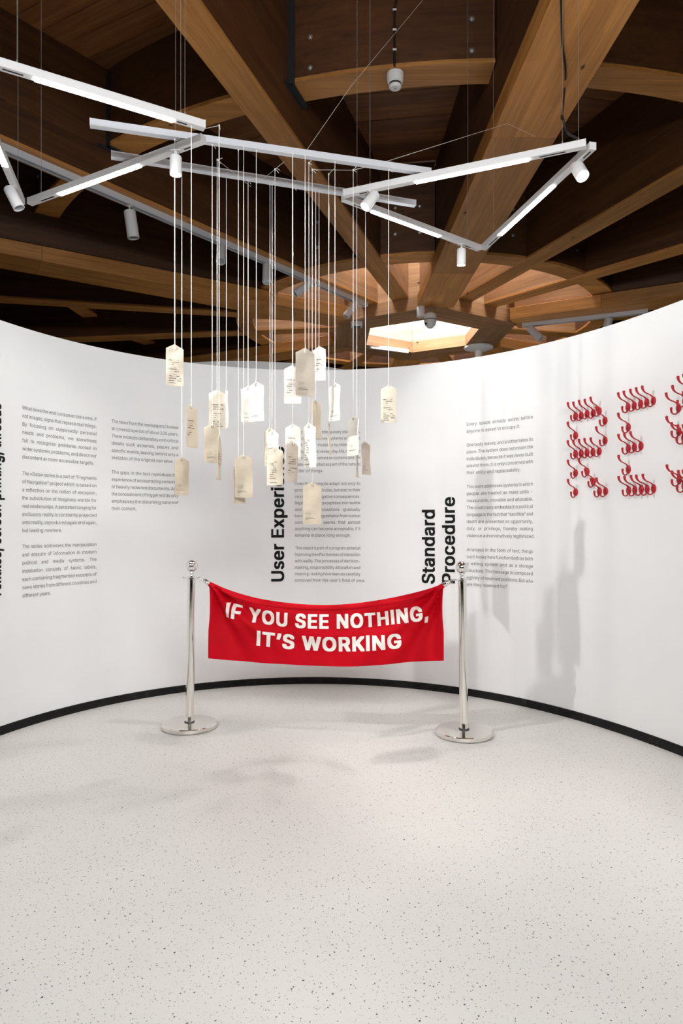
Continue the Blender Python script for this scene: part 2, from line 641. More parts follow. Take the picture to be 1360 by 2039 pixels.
def put_text(mb, s_, size, fn, off=0.0, res=2, width=None, justify=False, track=0.0, sx=1.0, bold=0.0, bold_y=None):
    """lay a line out from (0, 0); fn maps (u, v) to a world point"""
    nat = text_width(s_, off, res, track) * size * sx
    gap = 0.0
    if width is not None:
        sp = s_.count(' ')
        if justify and sp:
            gap = (width - nat) / sp
            if gap < -0.045 * size:           # the line is set tight instead
                gap = -0.045 * size
                sx *= (width - gap * sp) / nat
        else:
            sx *= width / nat
    u = 0.0
    for c in s_:
        vs, fs, adv = glyph(c, off, res)
        if vs:
            shifts = [(0, 0)]
            if bold:
                by_ = bold if bold_y is None else bold_y
                shifts = [(0, 0)] + [(bold * a, by_ * b) for a in (-1, 0, 1) for b in (-1, 1)] + [(-bold, 0), (bold, 0)]
            for dk, (bx_, by2) in enumerate(shifts):
                mb.add([fn(u + (x + bx_) * size * sx, (y * (CAPH - 2 * abs(by2)) / CAPH + abs(by2) + by2) * size, dk * 0.00007) for x, y in vs], fs)
        u += (adv + track) * size * sx + (gap if c == ' ' else 0.0)
    return u


def wall_text_fn(th, z, vertical=False, off=0.0016):
    r = wall_r(th)

    def fn(u, v, d=0.0):
        if vertical:
            return wall_pt(th - v / r, off + d, z + u)
        return wall_pt(th + u / r, off + d, z + v)
    return fn


COLS = [
    (44, 192, 7.6, [
        (811, 16.3, ["What does the end consumer consume, if", "not images, signs that replace real things.", "By focusing on supposedly personal", "needs and problems, we sometimes", "fail to recognize problems rooted in", "wider systemic problems, and direct our", "discontent at more accessible targets.|"]),
        (942, 16.3, ["The «Data» series is a part of “Fragments", "of Navigation” project which is based on", "a reflection on the notion of escapism,", "the substitution of imaginary worlds for", "real relationships. A persistent longing for", "an illusory reality is constantly projected", "onto reality, reproduced again and again,", "but leading nowhere.|"]),
        (1088, 16.4, ["The series addresses the manipulation", "and erasure of information in modern", "political and media systems. The", "installation consists of fabric labels,", "each containing fragmented excerpts of", "news stories from different countries and", "different years.|"])]),
    (222, 355, 6.9, [
        (838, 14.5, ["The news from the newspapers I looked", "at covered a period of about 100 years.", "These excerpts deliberately omit critical", "details such asnames, places and", "specific events, leaving behind only a", "skeleton of the original narrative|"]),
        (939.4, 14.5, ["The gaps in the text reproduce the", "experience of encountering censored", "or heavily redacted documents. And", "the concealment of trigger words only", "emphasises the disturbing nature of", "their content.|"])]),
    (587, 718, 6.3, [
        (859.7, 12.9, ["According to contemporary standards,", "the most effective systems are those", "that remain invisible to their users.", "Integrated into everyday life, they are", "not being perceived as systems and are", "instead accepted as part of the natural", "order of things.|"]),
        (962.7, 12.85, ["Over time, people adapt not only to", "procedures and rules, but also to their", "increasingly negative consequences.", "Repetition turns exceptions into routine", "and certain violations gradually", "become indistinguishable from normal", "conditions. It seems that almost", "anything can become acceptable, if it", "remains in place long enough.|"]),
        (1091, 12.85, ["This object is part of a program aimed at", "improving the effectiveness of interaction", "with reality. The processes of decision-", "making, responsibility allocation and", "meaning-making have been successfully", "removed from the user’s field of view.|"])]),
    (929, 1062, 6.7, [
        (844.7, 14.2, ["Every space already exists before", "anyone is asked to occupy it.|"]),
        (886, 13.75, ["One body leaves, and another takes its", "place. The system does not mourn the", "individuals, because it was never built", "around them. It is only concerned with", "their utility and replaceability.|"]),
        (969, 13.85, ["This work addresses systems in which", "people are treated as mass units -", "measurable, movable and allocable.", "The cruel irony embedded in political", "language is the fact that “sacrifice” and", "death are presented as opportunity,", "duty, or privilege, thereby making", "violence administratively legitimized.|"]),
        (1094, 13.8, ["Arranged in the form of text, things", "such hooks here function both as both", "a writing system and as a storage", "structure. The message is composed", "entirely of reserved positions. But who", "are they reserved for?|"])]),
]
for xl, xr, cap, paras in COLS:
    th0, _ = px_wall(xl, HY)
    th1, _ = px_wall(xr, HY)
    width = (th1 - th0) * wall_r((th0 + th1) / 2)
    for y0, dy, lines in paras:
        mb = MB()
        for i, ln in enumerate(lines):
            y = y0 + dy * i
            _, zt = px_wall(xl, y - cap / 2)
            _, zb = px_wall(xl, y + cap / 2)
            size = (zt - zb) / CAPH
            last = ln.endswith('|')
            put_text(mb, ln.rstrip('|'), size, wall_text_fn(th0, zb), res=2,
                     width=None if last else width, justify=True, sx=0.96)
        mb.build('printed_paragraph', 'print_grey', wall_back, smooth=False)


def heading(s_, xbase, y_bottom, y_top, cap_px, lbl):
    th, zb = px_wall(xbase, y_bottom)
    _, zt = px_wall(xbase, y_top)
    th2, _ = px_wall(xbase - cap_px, y_bottom)
    cap = (th - th2) * wall_r(th)
    mb = MB()
    put_text(mb, s_, cap / CAPH, wall_text_fn(th, zb, True, 0.002), res=4, width=zt - zb, bold=0.025, bold_y=0.013, track=0.022)
    o = mb.build('printed_heading', 'print_black', wall_back, smooth=False)
    o['label'] = lbl


heading("User Experience", 565.6, 1159.5, 888, 26.6, 'large black heading reading User Experience, set upright')
heading("Standard", 865.7, 1163.5, 1012.5, 26.8, 'large black heading word Standard, set upright')
heading("Procedure", 906.0, 1163.5, 988, 26.8, 'large black heading word Procedure, set upright')
heading("Textiles, screen printing, threads", 2.3, 1191, 803, 27, 'large black heading cut by the left picture edge')

# ------------------------------------------------------------------ timber roof
random.seed(4)
rings = []
n = 90
for k in range(n + 1):
    a = 2 * pi * k / n
    rings.append([(CENTRE.x + r * cos(a), CENTRE.y + r * sin(a), z) for r, z in ((2.5, Z_DECK + 0.035), (13.2, Z_DECK + 0.035), (13.2, Z_DECK + 0.3), (2.5, Z_DECK + 0.3))])
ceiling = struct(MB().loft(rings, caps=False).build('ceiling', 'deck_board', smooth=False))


def radial(deg):
    """rotation about z of a roof member whose local x runs outwards; 0 = towards the camera, + = to the right"""
    return radians(-90 + deg)


def rad_pt(deg, r, z=0.0):
    a = radial(deg)
    return Vector((CENTRE.x + r * cos(a), CENTRE.y + r * sin(a), z))


R_END = 12.9
MAINS = [1.6 + 60 * k for k in range(6)]
SECS = [d + s_ for d in MAINS for s_ in (20, 40)]
for d in MAINS:
    b = MB().beam(2.503, R_END, 0.42, Z_DECK - Z_SEC + 0.02).build('main_beam', 'glulam_shaded', ceiling, rad_pt(0, 0, Z_SEC + 0.004), (0, 0, radial(d)))
    MB().beam(1.42, 2.50, 0.42, Z_DECK - Z_SEC + 0.02).build('beam_end', 'daylit_wood', b)  # inner length of the same beam, painted paler to look daylit
    for r0, r1 in ((1.365, 2.50), (2.504, 5.10), (5.104, R_END)):
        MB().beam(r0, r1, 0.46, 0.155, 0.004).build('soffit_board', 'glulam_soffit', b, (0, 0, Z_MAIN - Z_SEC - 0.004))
for d in SECS:
    b = MB().beam(2.503, R_END, 0.222, Z_DECK - Z_SEC + 0.02).build('secondary_beam', 'glulam_shaded', ceiling, rad_pt(0, 0, Z_SEC + 0.018), (0, 0, radial(d)))
    MB().beam(1.22, 2.50, 0.222, Z_DECK - Z_SEC + 0.02).build('beam_end', 'daylit_wood', b)
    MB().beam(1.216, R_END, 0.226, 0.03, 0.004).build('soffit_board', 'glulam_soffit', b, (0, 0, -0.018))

# curved cross pieces between the beams: two rings of arcs, in 18 bays
all_b = sorted([(d % 360, 0.21) for d in MAINS] + [(d % 360, 0.111) for d in SECS])
Z_ARC = 4.38
for r0, r1, za_ in ((2.41, 2.64, Z_SEC), (4.94, 5.17, Z_ARC)):
    rm = (r0 + r1) / 2
    for i in range(18):
        d0, w0 = all_b[i]
        d1, w1 = all_b[(i + 1) % 18]
        if d1 < d0:
            d1 += 360
        a0 = d0 + math.degrees(w0 / rm) + 0.05
        a1 = d1 - math.degrees(w1 / rm) - 0.05
        m_ = 9
        mid = rad_pt((a0 + a1) / 2, rm, za_)

        def arc(za, zb, name, ra, rb, mt, par, loc):
            rg = []
            for k in range(m_ + 1):
                dg_ = a0 + (a1 - a0) * k / m_
                rg.append([tuple(rad_pt(dg_, r, z) - loc) for r, z in ((ra, za), (rb, za), (rb, zb), (ra, zb))])
            return MB().loft(rg).build(name, mt, par, loc if par is ceiling else (0, 0, 0))
        b = arc(za_ + 0.035, Z_DECK + 0.01, 'arched_blocking', r0, r1, 'glulam_shaded', ceiling, mid)
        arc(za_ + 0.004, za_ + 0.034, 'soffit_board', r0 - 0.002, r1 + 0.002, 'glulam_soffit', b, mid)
        ctr = (a0 + a1) / 2
        if -75 < ((ctr + 180) % 360) - 180 < 75:
            for dg_ in (a0 + math.degrees(0.16 / r1), a1 - math.degrees(0.16 / r1)):
                for zz in ((0.24, 0.52, 0.80) if r1 < 3 else (0.09, 0.31)):
                    bo = MB().lathe([(0.020, 0), (0.020, 0.004), (0.011, 0.005), (0.011, 0.014), (0.006, 0.016)], 12)
                    bo.build('bolt', 'bolt_steel', b, rad_pt(dg_, r1, za_ + zz) - mid, Matrix.Rotation(radial(dg_), 3, 'Z') @ Matrix.Rotation(pi / 2, 3, 'Y'))

# steel shoes where arcs meet the narrow beams (outer ring)
for d in SECS:
    dd = ((d + 180) % 360) - 180
    if -62 < dd < 62:
        for sd in (-1, 1):
            m_ = MB()
            y0 = sd * 0.1115
            m_.box((5.176, y0 + sd * 0.026, 0.62), (0.008, 0.052, 0.62))
            m_.box((5.03, y0 + sd * 0.022, 0.314), (0.30, 0.044, 0.008))
            m_.box((5.08, y0 + sd * 0.004, 0.30), (0.36, 0.006, 0.03))
            o = m_.build('steel_bracket', 'dark_steel', ceiling, rad_pt(0, 0, Z_SEC), (0, 0, radial(d)))

# hexagonal ring: six mitred beams with outer curb, inner lining and vertical panels
for k in range(6):
    d0, d1 = MAINS[k], MAINS[k] + 60
    def q(deg, r): return rad_pt(deg, r)
    mid = (q(d0, 1.2) + q(d1, 1.2)) / 2
    g_ = 0.12
    poly = [q(d0 + g_, 0.87), q(d0 + g_, 1.40), q(d1 - g_, 1.40), q(d1 - g_, 0.87)]
    ang = radial((d0 + d1) / 2) + pi / 2
    Mi = Matrix.Rotation(-ang, 4, 'Z')
    loc = [Mi @ (p - mid) for p in poly]
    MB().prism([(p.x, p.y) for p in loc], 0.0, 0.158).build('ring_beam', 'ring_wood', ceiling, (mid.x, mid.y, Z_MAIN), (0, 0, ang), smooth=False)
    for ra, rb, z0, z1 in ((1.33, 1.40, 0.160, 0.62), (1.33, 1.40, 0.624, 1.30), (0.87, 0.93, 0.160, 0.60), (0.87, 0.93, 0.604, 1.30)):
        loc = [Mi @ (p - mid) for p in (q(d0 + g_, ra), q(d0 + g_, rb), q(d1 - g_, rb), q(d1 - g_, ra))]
        MB().prism([(p.x, p.y) for p in loc], z0, z1).build('curb_panel', 'daylit_wood' if ra > 1 else 'lining_daylit', ceiling, (mid.x, mid.y, Z_MAIN), (0, 0, ang), smooth=False)

# planks of the roof deck that the photograph shows, bay by bay
PL = 0.20
cnt = 0
for i in range(18):
    d0, w0 = all_b[i]
    d1, w1 = all_b[(i + 1) % 18]
    if d1 < d0:
        d1 += 360
    bis = (d0 + d1) / 2
    bc = ((bis + 180) % 360) - 180
    if abs(bc) > 95:
        continue
    half = radians((d1 - d0) / 2)
    x = 2.68
    while x < 11.5:
        hw = x * math.tan(half) - 0.12
        a = rad_pt(bis, 0)
        dirx = Vector((cos(radial(bis)), sin(radial(bis)), 0))
        diry = Vector((-dirx.y, dirx.x, 0))
        c = CENTRE + dirx * (x + PL / 2)
        vis = False
        for t in (-1, -0.5, 0, 0.5, 1):
            p = c + diry * (hw * t)
            if p.y > 0.3:
                u, v = to_px((p.x, p.y, Z_DECK))
                if -120 < u < 1480 and -120 < v < 760:
                    vis = True
        if vis and not (4.94 < x and x + PL < 5.17) and cnt < 296:
            cnt += 1
            dz = random.uniform(0, 0.004)
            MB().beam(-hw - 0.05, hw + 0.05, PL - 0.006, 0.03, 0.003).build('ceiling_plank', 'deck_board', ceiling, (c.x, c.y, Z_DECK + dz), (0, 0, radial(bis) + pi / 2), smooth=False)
        x += PL

# roof lights: glass over the hexagon and over the annulus round it
win = MB()
rings = []
for k in range(91):
    a = 2 * pi * k / 90
    rings.append([(2.62 * cos(a), 2.62 * sin(a), 0.0), (2.70 * cos(a), 2.70 * sin(a), 0.0), (2.70 * cos(a), 2.70 * sin(a), 0.12), (2.62 * cos(a), 2.62 * sin(a), 0.12)])
win.loft(rings, caps=False)
window_1 = struct(win.build('window_1', 'white_metal', None, (CENTRE.x, CENTRE.y, Z_DECK + 0.28)))
for k in range(6):
    MB().beam(0.02, 2.65, 0.05, 0.06, 0.003).build('glazing_bar', 'white_metal', window_1, (0, 0, 0.02), (0, 0, radial(MAINS[k] + 30)))
    a0, a1 = MAINS[k] - 30, MAINS[k] + 30
    pts_ = [(0.03, a0 + 30)] + [(2.64, a0 + 0.6 + (58.8) * j / 6) for j in range(7)]
    poly = [(r * cos(radial(d)), r * sin(radial(d))) for r, d in pts_]
    MB().prism(poly, 0.085, 0.095).build('pane', 'roof_glass', window_1, smooth=False)


def roof_z(x, y):
    """height of the lowest timber above a plan point"""
    v = Vector((x - CENTRE.x, y - CENTRE.y))
    for lst, w, z in ((MAINS, 0.23, Z_MAIN), (SECS, 0.113, Z_SEC)):
        for d in lst:
            a = radial(d)
            if v.x * cos(a) + v.y * sin(a) > 1 and abs(-v.x * sin(a) + v.y * cos(a)) < w:
                return z
    if 4.94 < v.length < 5.17:
        return Z_ARC
    if 2.41 < v.length < 2.64:
        return Z_SEC
    return Z_DECK


# ------------------------------------------------------------------ light lines on wires
Z_T = 3.00           # underside of the light lines
Z_C = 3.045          # underside of the two carrier bars that lie on them


def along(o_name, p0, p1, label, cat, group=None):
    """thing whose local x runs from p0 to p1"""
    v = p1 - p0
    t = thing(o_name, label, cat, p0, (0, 0, atan2(v.y, v.x)), group)
    return t, v.length


def wire(parent, x, name='suspension_wire'):
    """steel wire from a light line up to the roof, at local distance x"""
    M = Matrix.Translation(parent.location) @ parent.rotation_euler.to_matrix().to_4x4()
    p = M @ Vector((x, 0, 0))
    top = roof_z(p.x, p.y) - p.z
    m_ = MB().tube([(x, 0, 0.04), (x, 0, top)], 0.0011, 6)
    m_.lathe([(0.004, 0), (0.004, 0.014), (0.002, 0.02)], 8)
    k = len(m_.v) - 24
    m_.xf(Matrix.Translation((x, 0, 0.036)), k)
    m_.build(name, 'wire_steel', parent)


def light_line(a, b, lum, slots, wires, label, power=True):
    p0, p1 = px_on_z(a[0], a[1], Z_T), px_on_z(b[0], b[1], Z_T)
    t, L = along('light_line', p0, p1, label, 'track light', None)
    w, h = 0.036, 0.036

    def loc_x(px):
        q_ = px_on_z(px[0], px[1], Z_T)
        return (q_ - p0).dot((p1 - p0).normalized())
    sec = [(-w / 2, 0.001), (-w / 2 + 0.001, 0), (w / 2 - 0.001, 0), (w / 2, 0.001), (w / 2, h - 0.002), (w / 2 - 0.002, h), (-w / 2 + 0.002, h), (-w / 2, h - 0.002)]
    MB().loft([[(x, y, z) for y, z in sec] for x in (0, L)]).build('profile', 'white_metal', t)
    for x in (0, L):
        MB().box((x + (0.001 if x else -0.001), 0, h / 2), (0.003, w + 0.001, h + 0.001)).build('end_cap', 'white_metal', t)
    if lum:
        x0, x1 = sorted((loc_x(lum[0]), loc_x(lum[1])))
        sec = [(-0.016, 0.0015), (-0.0145, -0.004), (0.0145, -0.004), (0.016, 0.0015)]
        MB().loft([[(x, y, z) for y, z in sec] for x in (x0, x1)]).build('diffuser', 'led_light', t)
    for s0, s1 in slots:
        x0, x1 = sorted((loc_x(s0), loc_x(s1)))
        MB().box(((x0 + x1) / 2, 0, 0.0), (x1 - x0, 0.008, 0.003)).build('track_slot', 'slot_black', t)
    for px in wires:
        wire(t, loc_x(px))
    return t


T1 = light_line((406, 258), (-140, 94), ((345, 240), (69, 158)), [((352, 242), (372, 248)), ((4, 139), (46, 151))], [(360, 244), (368, 247), (34, 147)], 'white light line at upper left, glowing tube running to the left picture edge')
T2 = light_line((404, 284), (60, 408), ((277, 329), (118, 387)), [((366, 297), (379, 292)), ((82, 400), (108, 391))], [(82, 400), (349, 303)], 'white light line rising left to right, lit in its left half, above the left tags')
T3 = light_line((43, 407), (-76, 132), ((3, 330), (-30, 238)), [], [(34, 390)], 'short piece of white light line cut by the left picture edge')
T4 = light_line((686, 392), (1166, 294), ((828, 363), (1053, 318)), [((716, 386), (730, 383)), ((1074, 313), (1126, 302))], [(711, 387), (737, 382), (1120, 304), (1152, 297)], 'white light line with a glowing middle, upper side of the right triangle')
T5 = light_line((684, 400), (953, 499), ((742, 421), (876, 470)), [((704, 407), (720, 413)), ((926, 489), (938, 493))], [(932, 491)], 'white light line with a glowing middle, lower left side of the right triangle')
T6 = light_line((963, 498), (1180, 298), ((996, 468), (1102, 370)), [((974, 488), (990, 473)), ((1162, 315), (1176, 302))], [(982, 480), (1152, 324)], 'white light line with a glowing middle, right side of the right triangle')


def bar(a, b, label):
    p0, p1 = px_on_z(a[0], a[1], Z_C), px_on_z(b[0], b[1], Z_C)
    t, L = along('carrier_bar', p0, p1, label, 'bar')
    w, h = 0.032, 0.032
    MB().loft([[(x, y, z) for y, z in ((-w / 2, 0), (w / 2, 0), (w / 2, h), (-w / 2, h))] for x in (0, L)]).build('profile', 'track_metal', t, smooth=False)
    for x in (0, L):
        MB().box((x, 0, h / 2), (0.004, w + 0.001, h + 0.001)).build('end_cap', 'white_metal', t)
    return t, p0, p1


C1, c1a, c1b = bar((180, 252), (856, 349), 'long plain white bar that most tag cords hang from, the upper of two')
C2, c2a, c2b = bar((222, 315), (826, 411), 'long plain white bar crossing below its twin, ending right of the tags')

# ------------------------------------------------------------------ spotlights


def spot_head(parent, r, L, aim, pivot, lit, bodymat='white_metal'):
    """cylinder lamp: local -z looks along aim"""
    a = Vector(aim).normalized()
    R = a.to_track_quat('-Z', 'Y').to_matrix()
    h = MB().lathe([(r * 0.86, -L + 0.014), (r * 0.9, -L), (r, -L), (r, -0.006), (r - 0.004, 0.0), (0.001, 0.0)], 28)
    b = h.build('lamp_body', bodymat, parent, pivot, R)
    MB().lathe([(r * 0.86, -L + 0.008), (r * 0.86, -L + 0.011)], 24).build('lens', 'lamp_lens' if lit else 'lens_glass', b)
    return b


def track_spot(px, zt, r, L, drop, aim, label, lit=False, watts=0.0, size=60.0, blend=0.5, bodymat='white_metal', group=None, p=None):
    p = p or px_on_z(px[0], px[1], zt)
    t = thing('track_spotlight', label, 'spotlight', p, group=group)
    MB().box((0, 0, -0.003), (0.05, 0.02, 0.006)).build('track_adapter', bodymat, t)
    MB().tube([(0, 0, -0.004), (0, 0, -drop)], 0.007, 10).build('stem', bodymat, t)
    a = Vector(aim).normalized()
    side = 0.0 if a.z < -0.97 else 1.0
    pivot = Vector((0, 0, -drop)) - a * (L * 0.22 * side)
    spot_head(t, r, L, aim, pivot, lit, bodymat)
    if watts:
        lens = pivot + a * (L + 0.012)
        light('lamp_light', 'SPOT', lens, watts, (1, 0.98, 0.95), lens + a, t, spot_size=radians(size), spot_blend=blend, shadow_soft_size=0.022)
    return t


track_spot((350, 299), Z_T, 0.029, 0.090, 0.03, (0, 0, -1), 'white cylinder spotlight hanging straight down in front of the left tag cords', True, SPOT_WATT, 70)
track_spot((22, 372), Z_T, 0.030, 0.12, 0.03, (0.42, 0.05, -0.85), 'white cylinder spotlight tilted at the end of the left edge light line', False, 0)
track_spot((743, 381), Z_T, 0.030, 0.105, 0.03, (-0.55, -0.25, -0.80), 'white cylinder spotlight tilted left beside the corner of the right triangle', True, SPOT_WATT * 1.8, 95)
track_spot((919, 486), Z_T, 0.029, 0.105, 0.03, (0, 0.12, -1), 'white cylinder spotlight hanging straight down near the lower tip of the triangle', True, SPOT_WATT * 0.35, 80)
track_spot((1150, 326), Z_T, 0.033, 0.105, 0.02, (0.10, -0.50, -0.72), 'dazzling white spotlight facing the camera on the right light line', True, SPOT_WATT * 0.7, 80)
# a further lamp on the left light line, out of the picture, that throws the tag shadows on the right
track_spot((-64, 160), Z_T, 0.030, 0.12, 0.03, (0.86, 0.24, -0.55), 'white cylinder spotlight beyond the left picture edge aimed at the right wall', True, SPOT_WATT * 5.0, 75, 0.6)

# long rail under the slim beam on the left, with six lamps
Z_R = Z_SEC - 0.055
ra, rb = px_on_z(-30, 287, Z_R), px_on_z(729, 611, Z_R)
rail, RL = along('track_rail', ra, rb, 'long white lighting rail under the roof beam, running from left edge towards the centre', 'rail')
MB().loft([[(x, y, z) for y, z in ((-0.03, 0), (-0.010, 0), (-0.010, 0.012), (0.010, 0.012), (0.010, 0), (0.03, 0), (0.03, 0.055), (-0.03, 0.055))] for x in (0, RL)]).build('profile', 'track_metal', rail, smooth=False)
MB().box((RL / 2, 0, 0.011), (RL - 0.01, 0.018, 0.002)).build('conductor_strip', 'slot_black', rail)
MB().box((RL, 0, 0.0275), (0.006, 0.062, 0.057)).build('end_cap', 'white_metal', rail)


def on_rail(x):
    """point under the rail at photo column x"""
    k = (x - CX) / F
    d = rb - ra
    t = (k * ra.y - ra.x) / (d.x - k * d.y)
    return ra + d * t


for x, aim, lit, lbl in (
        (258, (0.12, 0.1, -1), False, 'grey-white cylinder spotlight hanging straight down, first from the left on the long rail'),
        (442, (0.02, -0.5, -0.8), False, 'grey-white spotlight with its lens turned to the viewer, second on the long rail'),
        (531, (0.03, -0.35, -0.85), False, 'grey-white spotlight with its lens turned to the viewer, third on the long rail'),
        (612, (-0.70, -0.15, -0.55), False, 'grey-white spotlight tilted to lower left, fourth on the long rail'),
        (706, (-0.58, -0.05, -0.75), False, 'grey-white spotlight tilted to lower left at the end of the long rail')):
    p = on_rail(x)
    track_spot(None, 0, 0.052 if x < 300 else 0.047, 0.235, 0.045, aim, lbl, lit, 0, bodymat='white_metal', p=p)

# rail seen above the right part of the white wall
pa, pb = px_on_z(1040, 652, Z_MAIN - 0.05), px_on_z(1290, 624, Z_MAIN - 0.05)
rail2, L2 = along('track_rail', pa, pb, 'short stretch of white lighting rail just above the right part of the white wall', 'rail')
MB().loft([[(x, y, z) for y, z in ((-0.03, 0), (-0.010, 0), (-0.010, 0.012), (0.010, 0.012), (0.010, 0), (0.03, 0), (0.03, 0.05), (-0.03, 0.05))] for x in (0, L2)]).build('profile', 'track_metal', rail2, smooth=False)
track_spot(None, 0, 0.052, 0.23, 0.05, (0.62, -0.25, -0.72), 'grey-white spotlight tilted to the right above the white wall, left end of short rail', False, 0, bodymat='track_metal', p=pa + (pb - pa) * 0.08)
track_spot(None, 0, 0.052, 0.23, 0.05, (-0.1, 0.3, -0.9), 'grey spotlight half hidden by the wall top under the short rail', False, 0, bodymat='track_metal', p=pa + (pb - pa) * 0.70)

# ------------------------------------------------------------------ small fittings on the roof
p = px_on_z(787, 147, Z_ARC)
sm = thing('smoke_detector', 'round white smoke detector under the curved beam at top centre', 'detector', p)
MB().lathe([(0.034, -0.105), (0.043, -0.098), (0.046, -0.088), (0.040, -0.082), (0.040, -0.068), (0.055, -0.06), (0.060, -0.04), (0.060, 0.0)], 32).build('housing', 'white_plastic', sm)
MB().lathe([(0.0405, -0.081), (0.0405, -0.069)], 32).build('sensing_slot', 'slot_black', sm)
MB().lathe([(0.006, -0.1065), (0.008, -0.105)], 12).build('indicator', 'grey_plastic', sm)
# conduit up the face of the arc above it
v = Vector((p.x - CENTRE.x, p.y - CENTRE.y))
out = v.normalized()
face = Vector((CENTRE.x + out.x * 5.182, CENTRE.y + out.y * 5.182, 0))
fp = Vector((face.x - p.x, face.y - p.y, 0))
cd = MB().tube([(fp.x * 0.4, fp.y * 0.4, 0.002), (fp.x, fp.y, 0.02), (fp.x, fp.y, 0.1), (fp.x, fp.y, 0.42), (fp.x + 0.02, fp.y, 0.50), (fp.x + 0.10, fp.y - 0.003, 0.535), (fp.x + 0.35, fp.y - 0.01, 0.57), (fp.x + 0.62, fp.y - 0.03, 0.59)], 0.0075, 8)
cd.build('conduit', 'black_plastic', sm)
for z_ in (0.12, 0.26, 0.40):
    MB().box((fp.x, fp.y - 0.006, z_), (0.026, 0.008, 0.012)).build('conduit_clip', 'white_plastic', sm)
for q_ in ((0.12, 0.54), (0.35, 0.57), (0.56, 0.585)):
    MB().box((fp.x + q_[0], fp.y - 0.014, q_[1]), (0.012, 0.008, 0.026)).build('conduit_clip', 'white_plastic', sm)

p = px_on_z(838, 611, Z_MAIN)
cmr = thing('ceiling_camera', 'white two-part security camera under the near corner of the hexagonal ring', 'camera', p)
MB().lathe([(0.05, -0.13), (0.055, -0.12), (0.055, -0.02), (0.05, 0.0)], 20).build('junction_box', 'white_plastic', cmr)
MB().tube([(0.02, 0, -0.11), (0.10, -0.02, -0.13)], 0.022, 10).build('bracket', 'white_plastic', cmr)
MB().lathe([(0.03, -0.27), (0.065, -0.235), (0.078, -0.19), (0.078, -0.11), (0.06, -0.09)], 24).build('dome', 'white_plastic', cmr, (0.115, -0.02, 0))
MB().lathe([(0.0795, -0.176), (0.0795, -0.168)], 24).build('seam', 'slot_black', cmr, (0.115, -0.02, 0))
MB().lathe([(0.018, 0), (0.02, 0.01)], 14).build('lens', 'black_plastic', cmr, (0.06, -0.055, -0.225), (radians(60), 0, radians(-30)))

p = px_on_z(710, 643, Z_MAIN)
t = thing('detector_box', 'small square white box on the left corner of the hexagonal ring', 'detector', p)
MB().box((0, 0, -0.025), (0.15, 0.15, 0.05)).build('housing', 'white_plastic', t)
MB().box((0, 0, -0.053), (0.11, 0.11, 0.006)).build('cover', 'lens_glass', t)

p = px_on_z(953, 690, Z_MAIN)
t = thing('access_point', 'flat white disc with a stub below, on the far right of the hexagonal ring', 'router', p)
MB().lathe([(0.06, -0.07), (0.15, -0.055), (0.22, -0.03), (0.225, -0.012), (0.21, 0.0)], 28).build('housing', 'white_plastic', t)
MB().lathe([(0.03, -0.19), (0.055, -0.17), (0.06, -0.07)], 18).build('sensor', 'white_plastic', t)

pa, pb = px_on_z(737, 689, Z_MAIN), px_on_z(813, 699, Z_MAIN)
bt, LB = along('batten_light', pa, pb, 'slim pale batten lamp on the inside edge of the hexagonal roof light', 'lamp')
MB().box((LB / 2, 0.02, 0.0), (LB, 0.05, 0.055)).build('housing', 'white_plastic', bt)
MB().box((LB / 2, -0.008, -0.008), (LB - 0.03, 0.012, 0.05)).build('diffuser', 'white_metal', bt)
MB().box((0, 0.02, 0.0), (0.008, 0.056, 0.06)).build('end_cap', 'grey_plastic', bt)
MB().box((LB, 0.02, 0.0), (0.008, 0.056, 0.06)).build('end_cap', 'grey_plastic', bt)

# black power cable to the right light line
zc = Z_MAIN - 0.012
pts_ = [px_on_z(1117, -30, zc), px_on_z(1118, 30, zc), px_on_z(1120, 90, zc), px_on_z(1126, 140, zc), px_on_z(1124, 180, zc)]
e = px_on_z(1150, 280, Z_T + 0.05)
pts_ += [pts_[-1].lerp(e, 0.25) + Vector((-0.03, 0, -0.10)), Vector((e.x - 0.075, e.y, Z_T + 0.17)), Vector((e.x - 0.05, e.y, Z_T + 0.09)), Vector((e.x - 0.01, e.y, Z_T + 0.065)), e]


def smooth_path(p, n=6):
    out_ = []
    for i in range(len(p) - 1):
        a, b, c, d = p[max(i - 1, 0)], p[i], p[i + 1], p[min(i + 2, len(p) - 1)]
        for k in range(n):
            t = k / n
            out_.append(0.5 * ((2 * b) + (c - a) * t + (2 * a - 5 * b + 4 * c - d) * t * t + (3 * b - a - 3 * c + d) * t ** 3))
    return out_ + [p[-1]]


tag(MB().tube(smooth_path(pts_), 0.006, 8).build('power_cable', 'black_plastic'), 'black cable running down the wide beam to the right light line', 'cable')

# ------------------------------------------------------------------ hanging cotton tags
EXCERPTS = [
    ["Name ________ of", "____ series of the", "____ and", "______ ______", "is planned to ____", "____ ____ days” of", "____ ____ ____", "They _______ have", "arrived from ____ and", "will begin ____ without", "restrictions."],
    ["The decision is", "____________", "____ has been", "appeared ___ and", "________ ____", "____ will be", "before ________"],
    ["of government ____ where", "___ were from", "currently, where’s, the", "to _________", "____ this is mostly", "the __ of ____", "it ___ to", "_________", "__ was ___ the", "if there is ____ of", "time, the foreign nation", "to the government, an"],
    ["_________ you", "brought", "___ in the", "_______ they", "____ from the", "____ that, it is", "to wait", "to be ______", "due to the", "_______", "cannot return."],
    ["It is a ____", "_______ , said that", "____ probably the", "last to the world.”", "___ “ ____ ___", "__ “is extraordinary", "after ____", "________ to", "________"],
]
CARE = ["40% COTTON", "10% POLYESTER", "50% OMISSION", "", "* Handle with caution.", "Misinterpretation may cause", "distortion.", "", "Origin __________"]
PROPS_F = (0.34, 0.060)     # first line below the tip, line pitch, as share of length
rnd = random.Random(11)

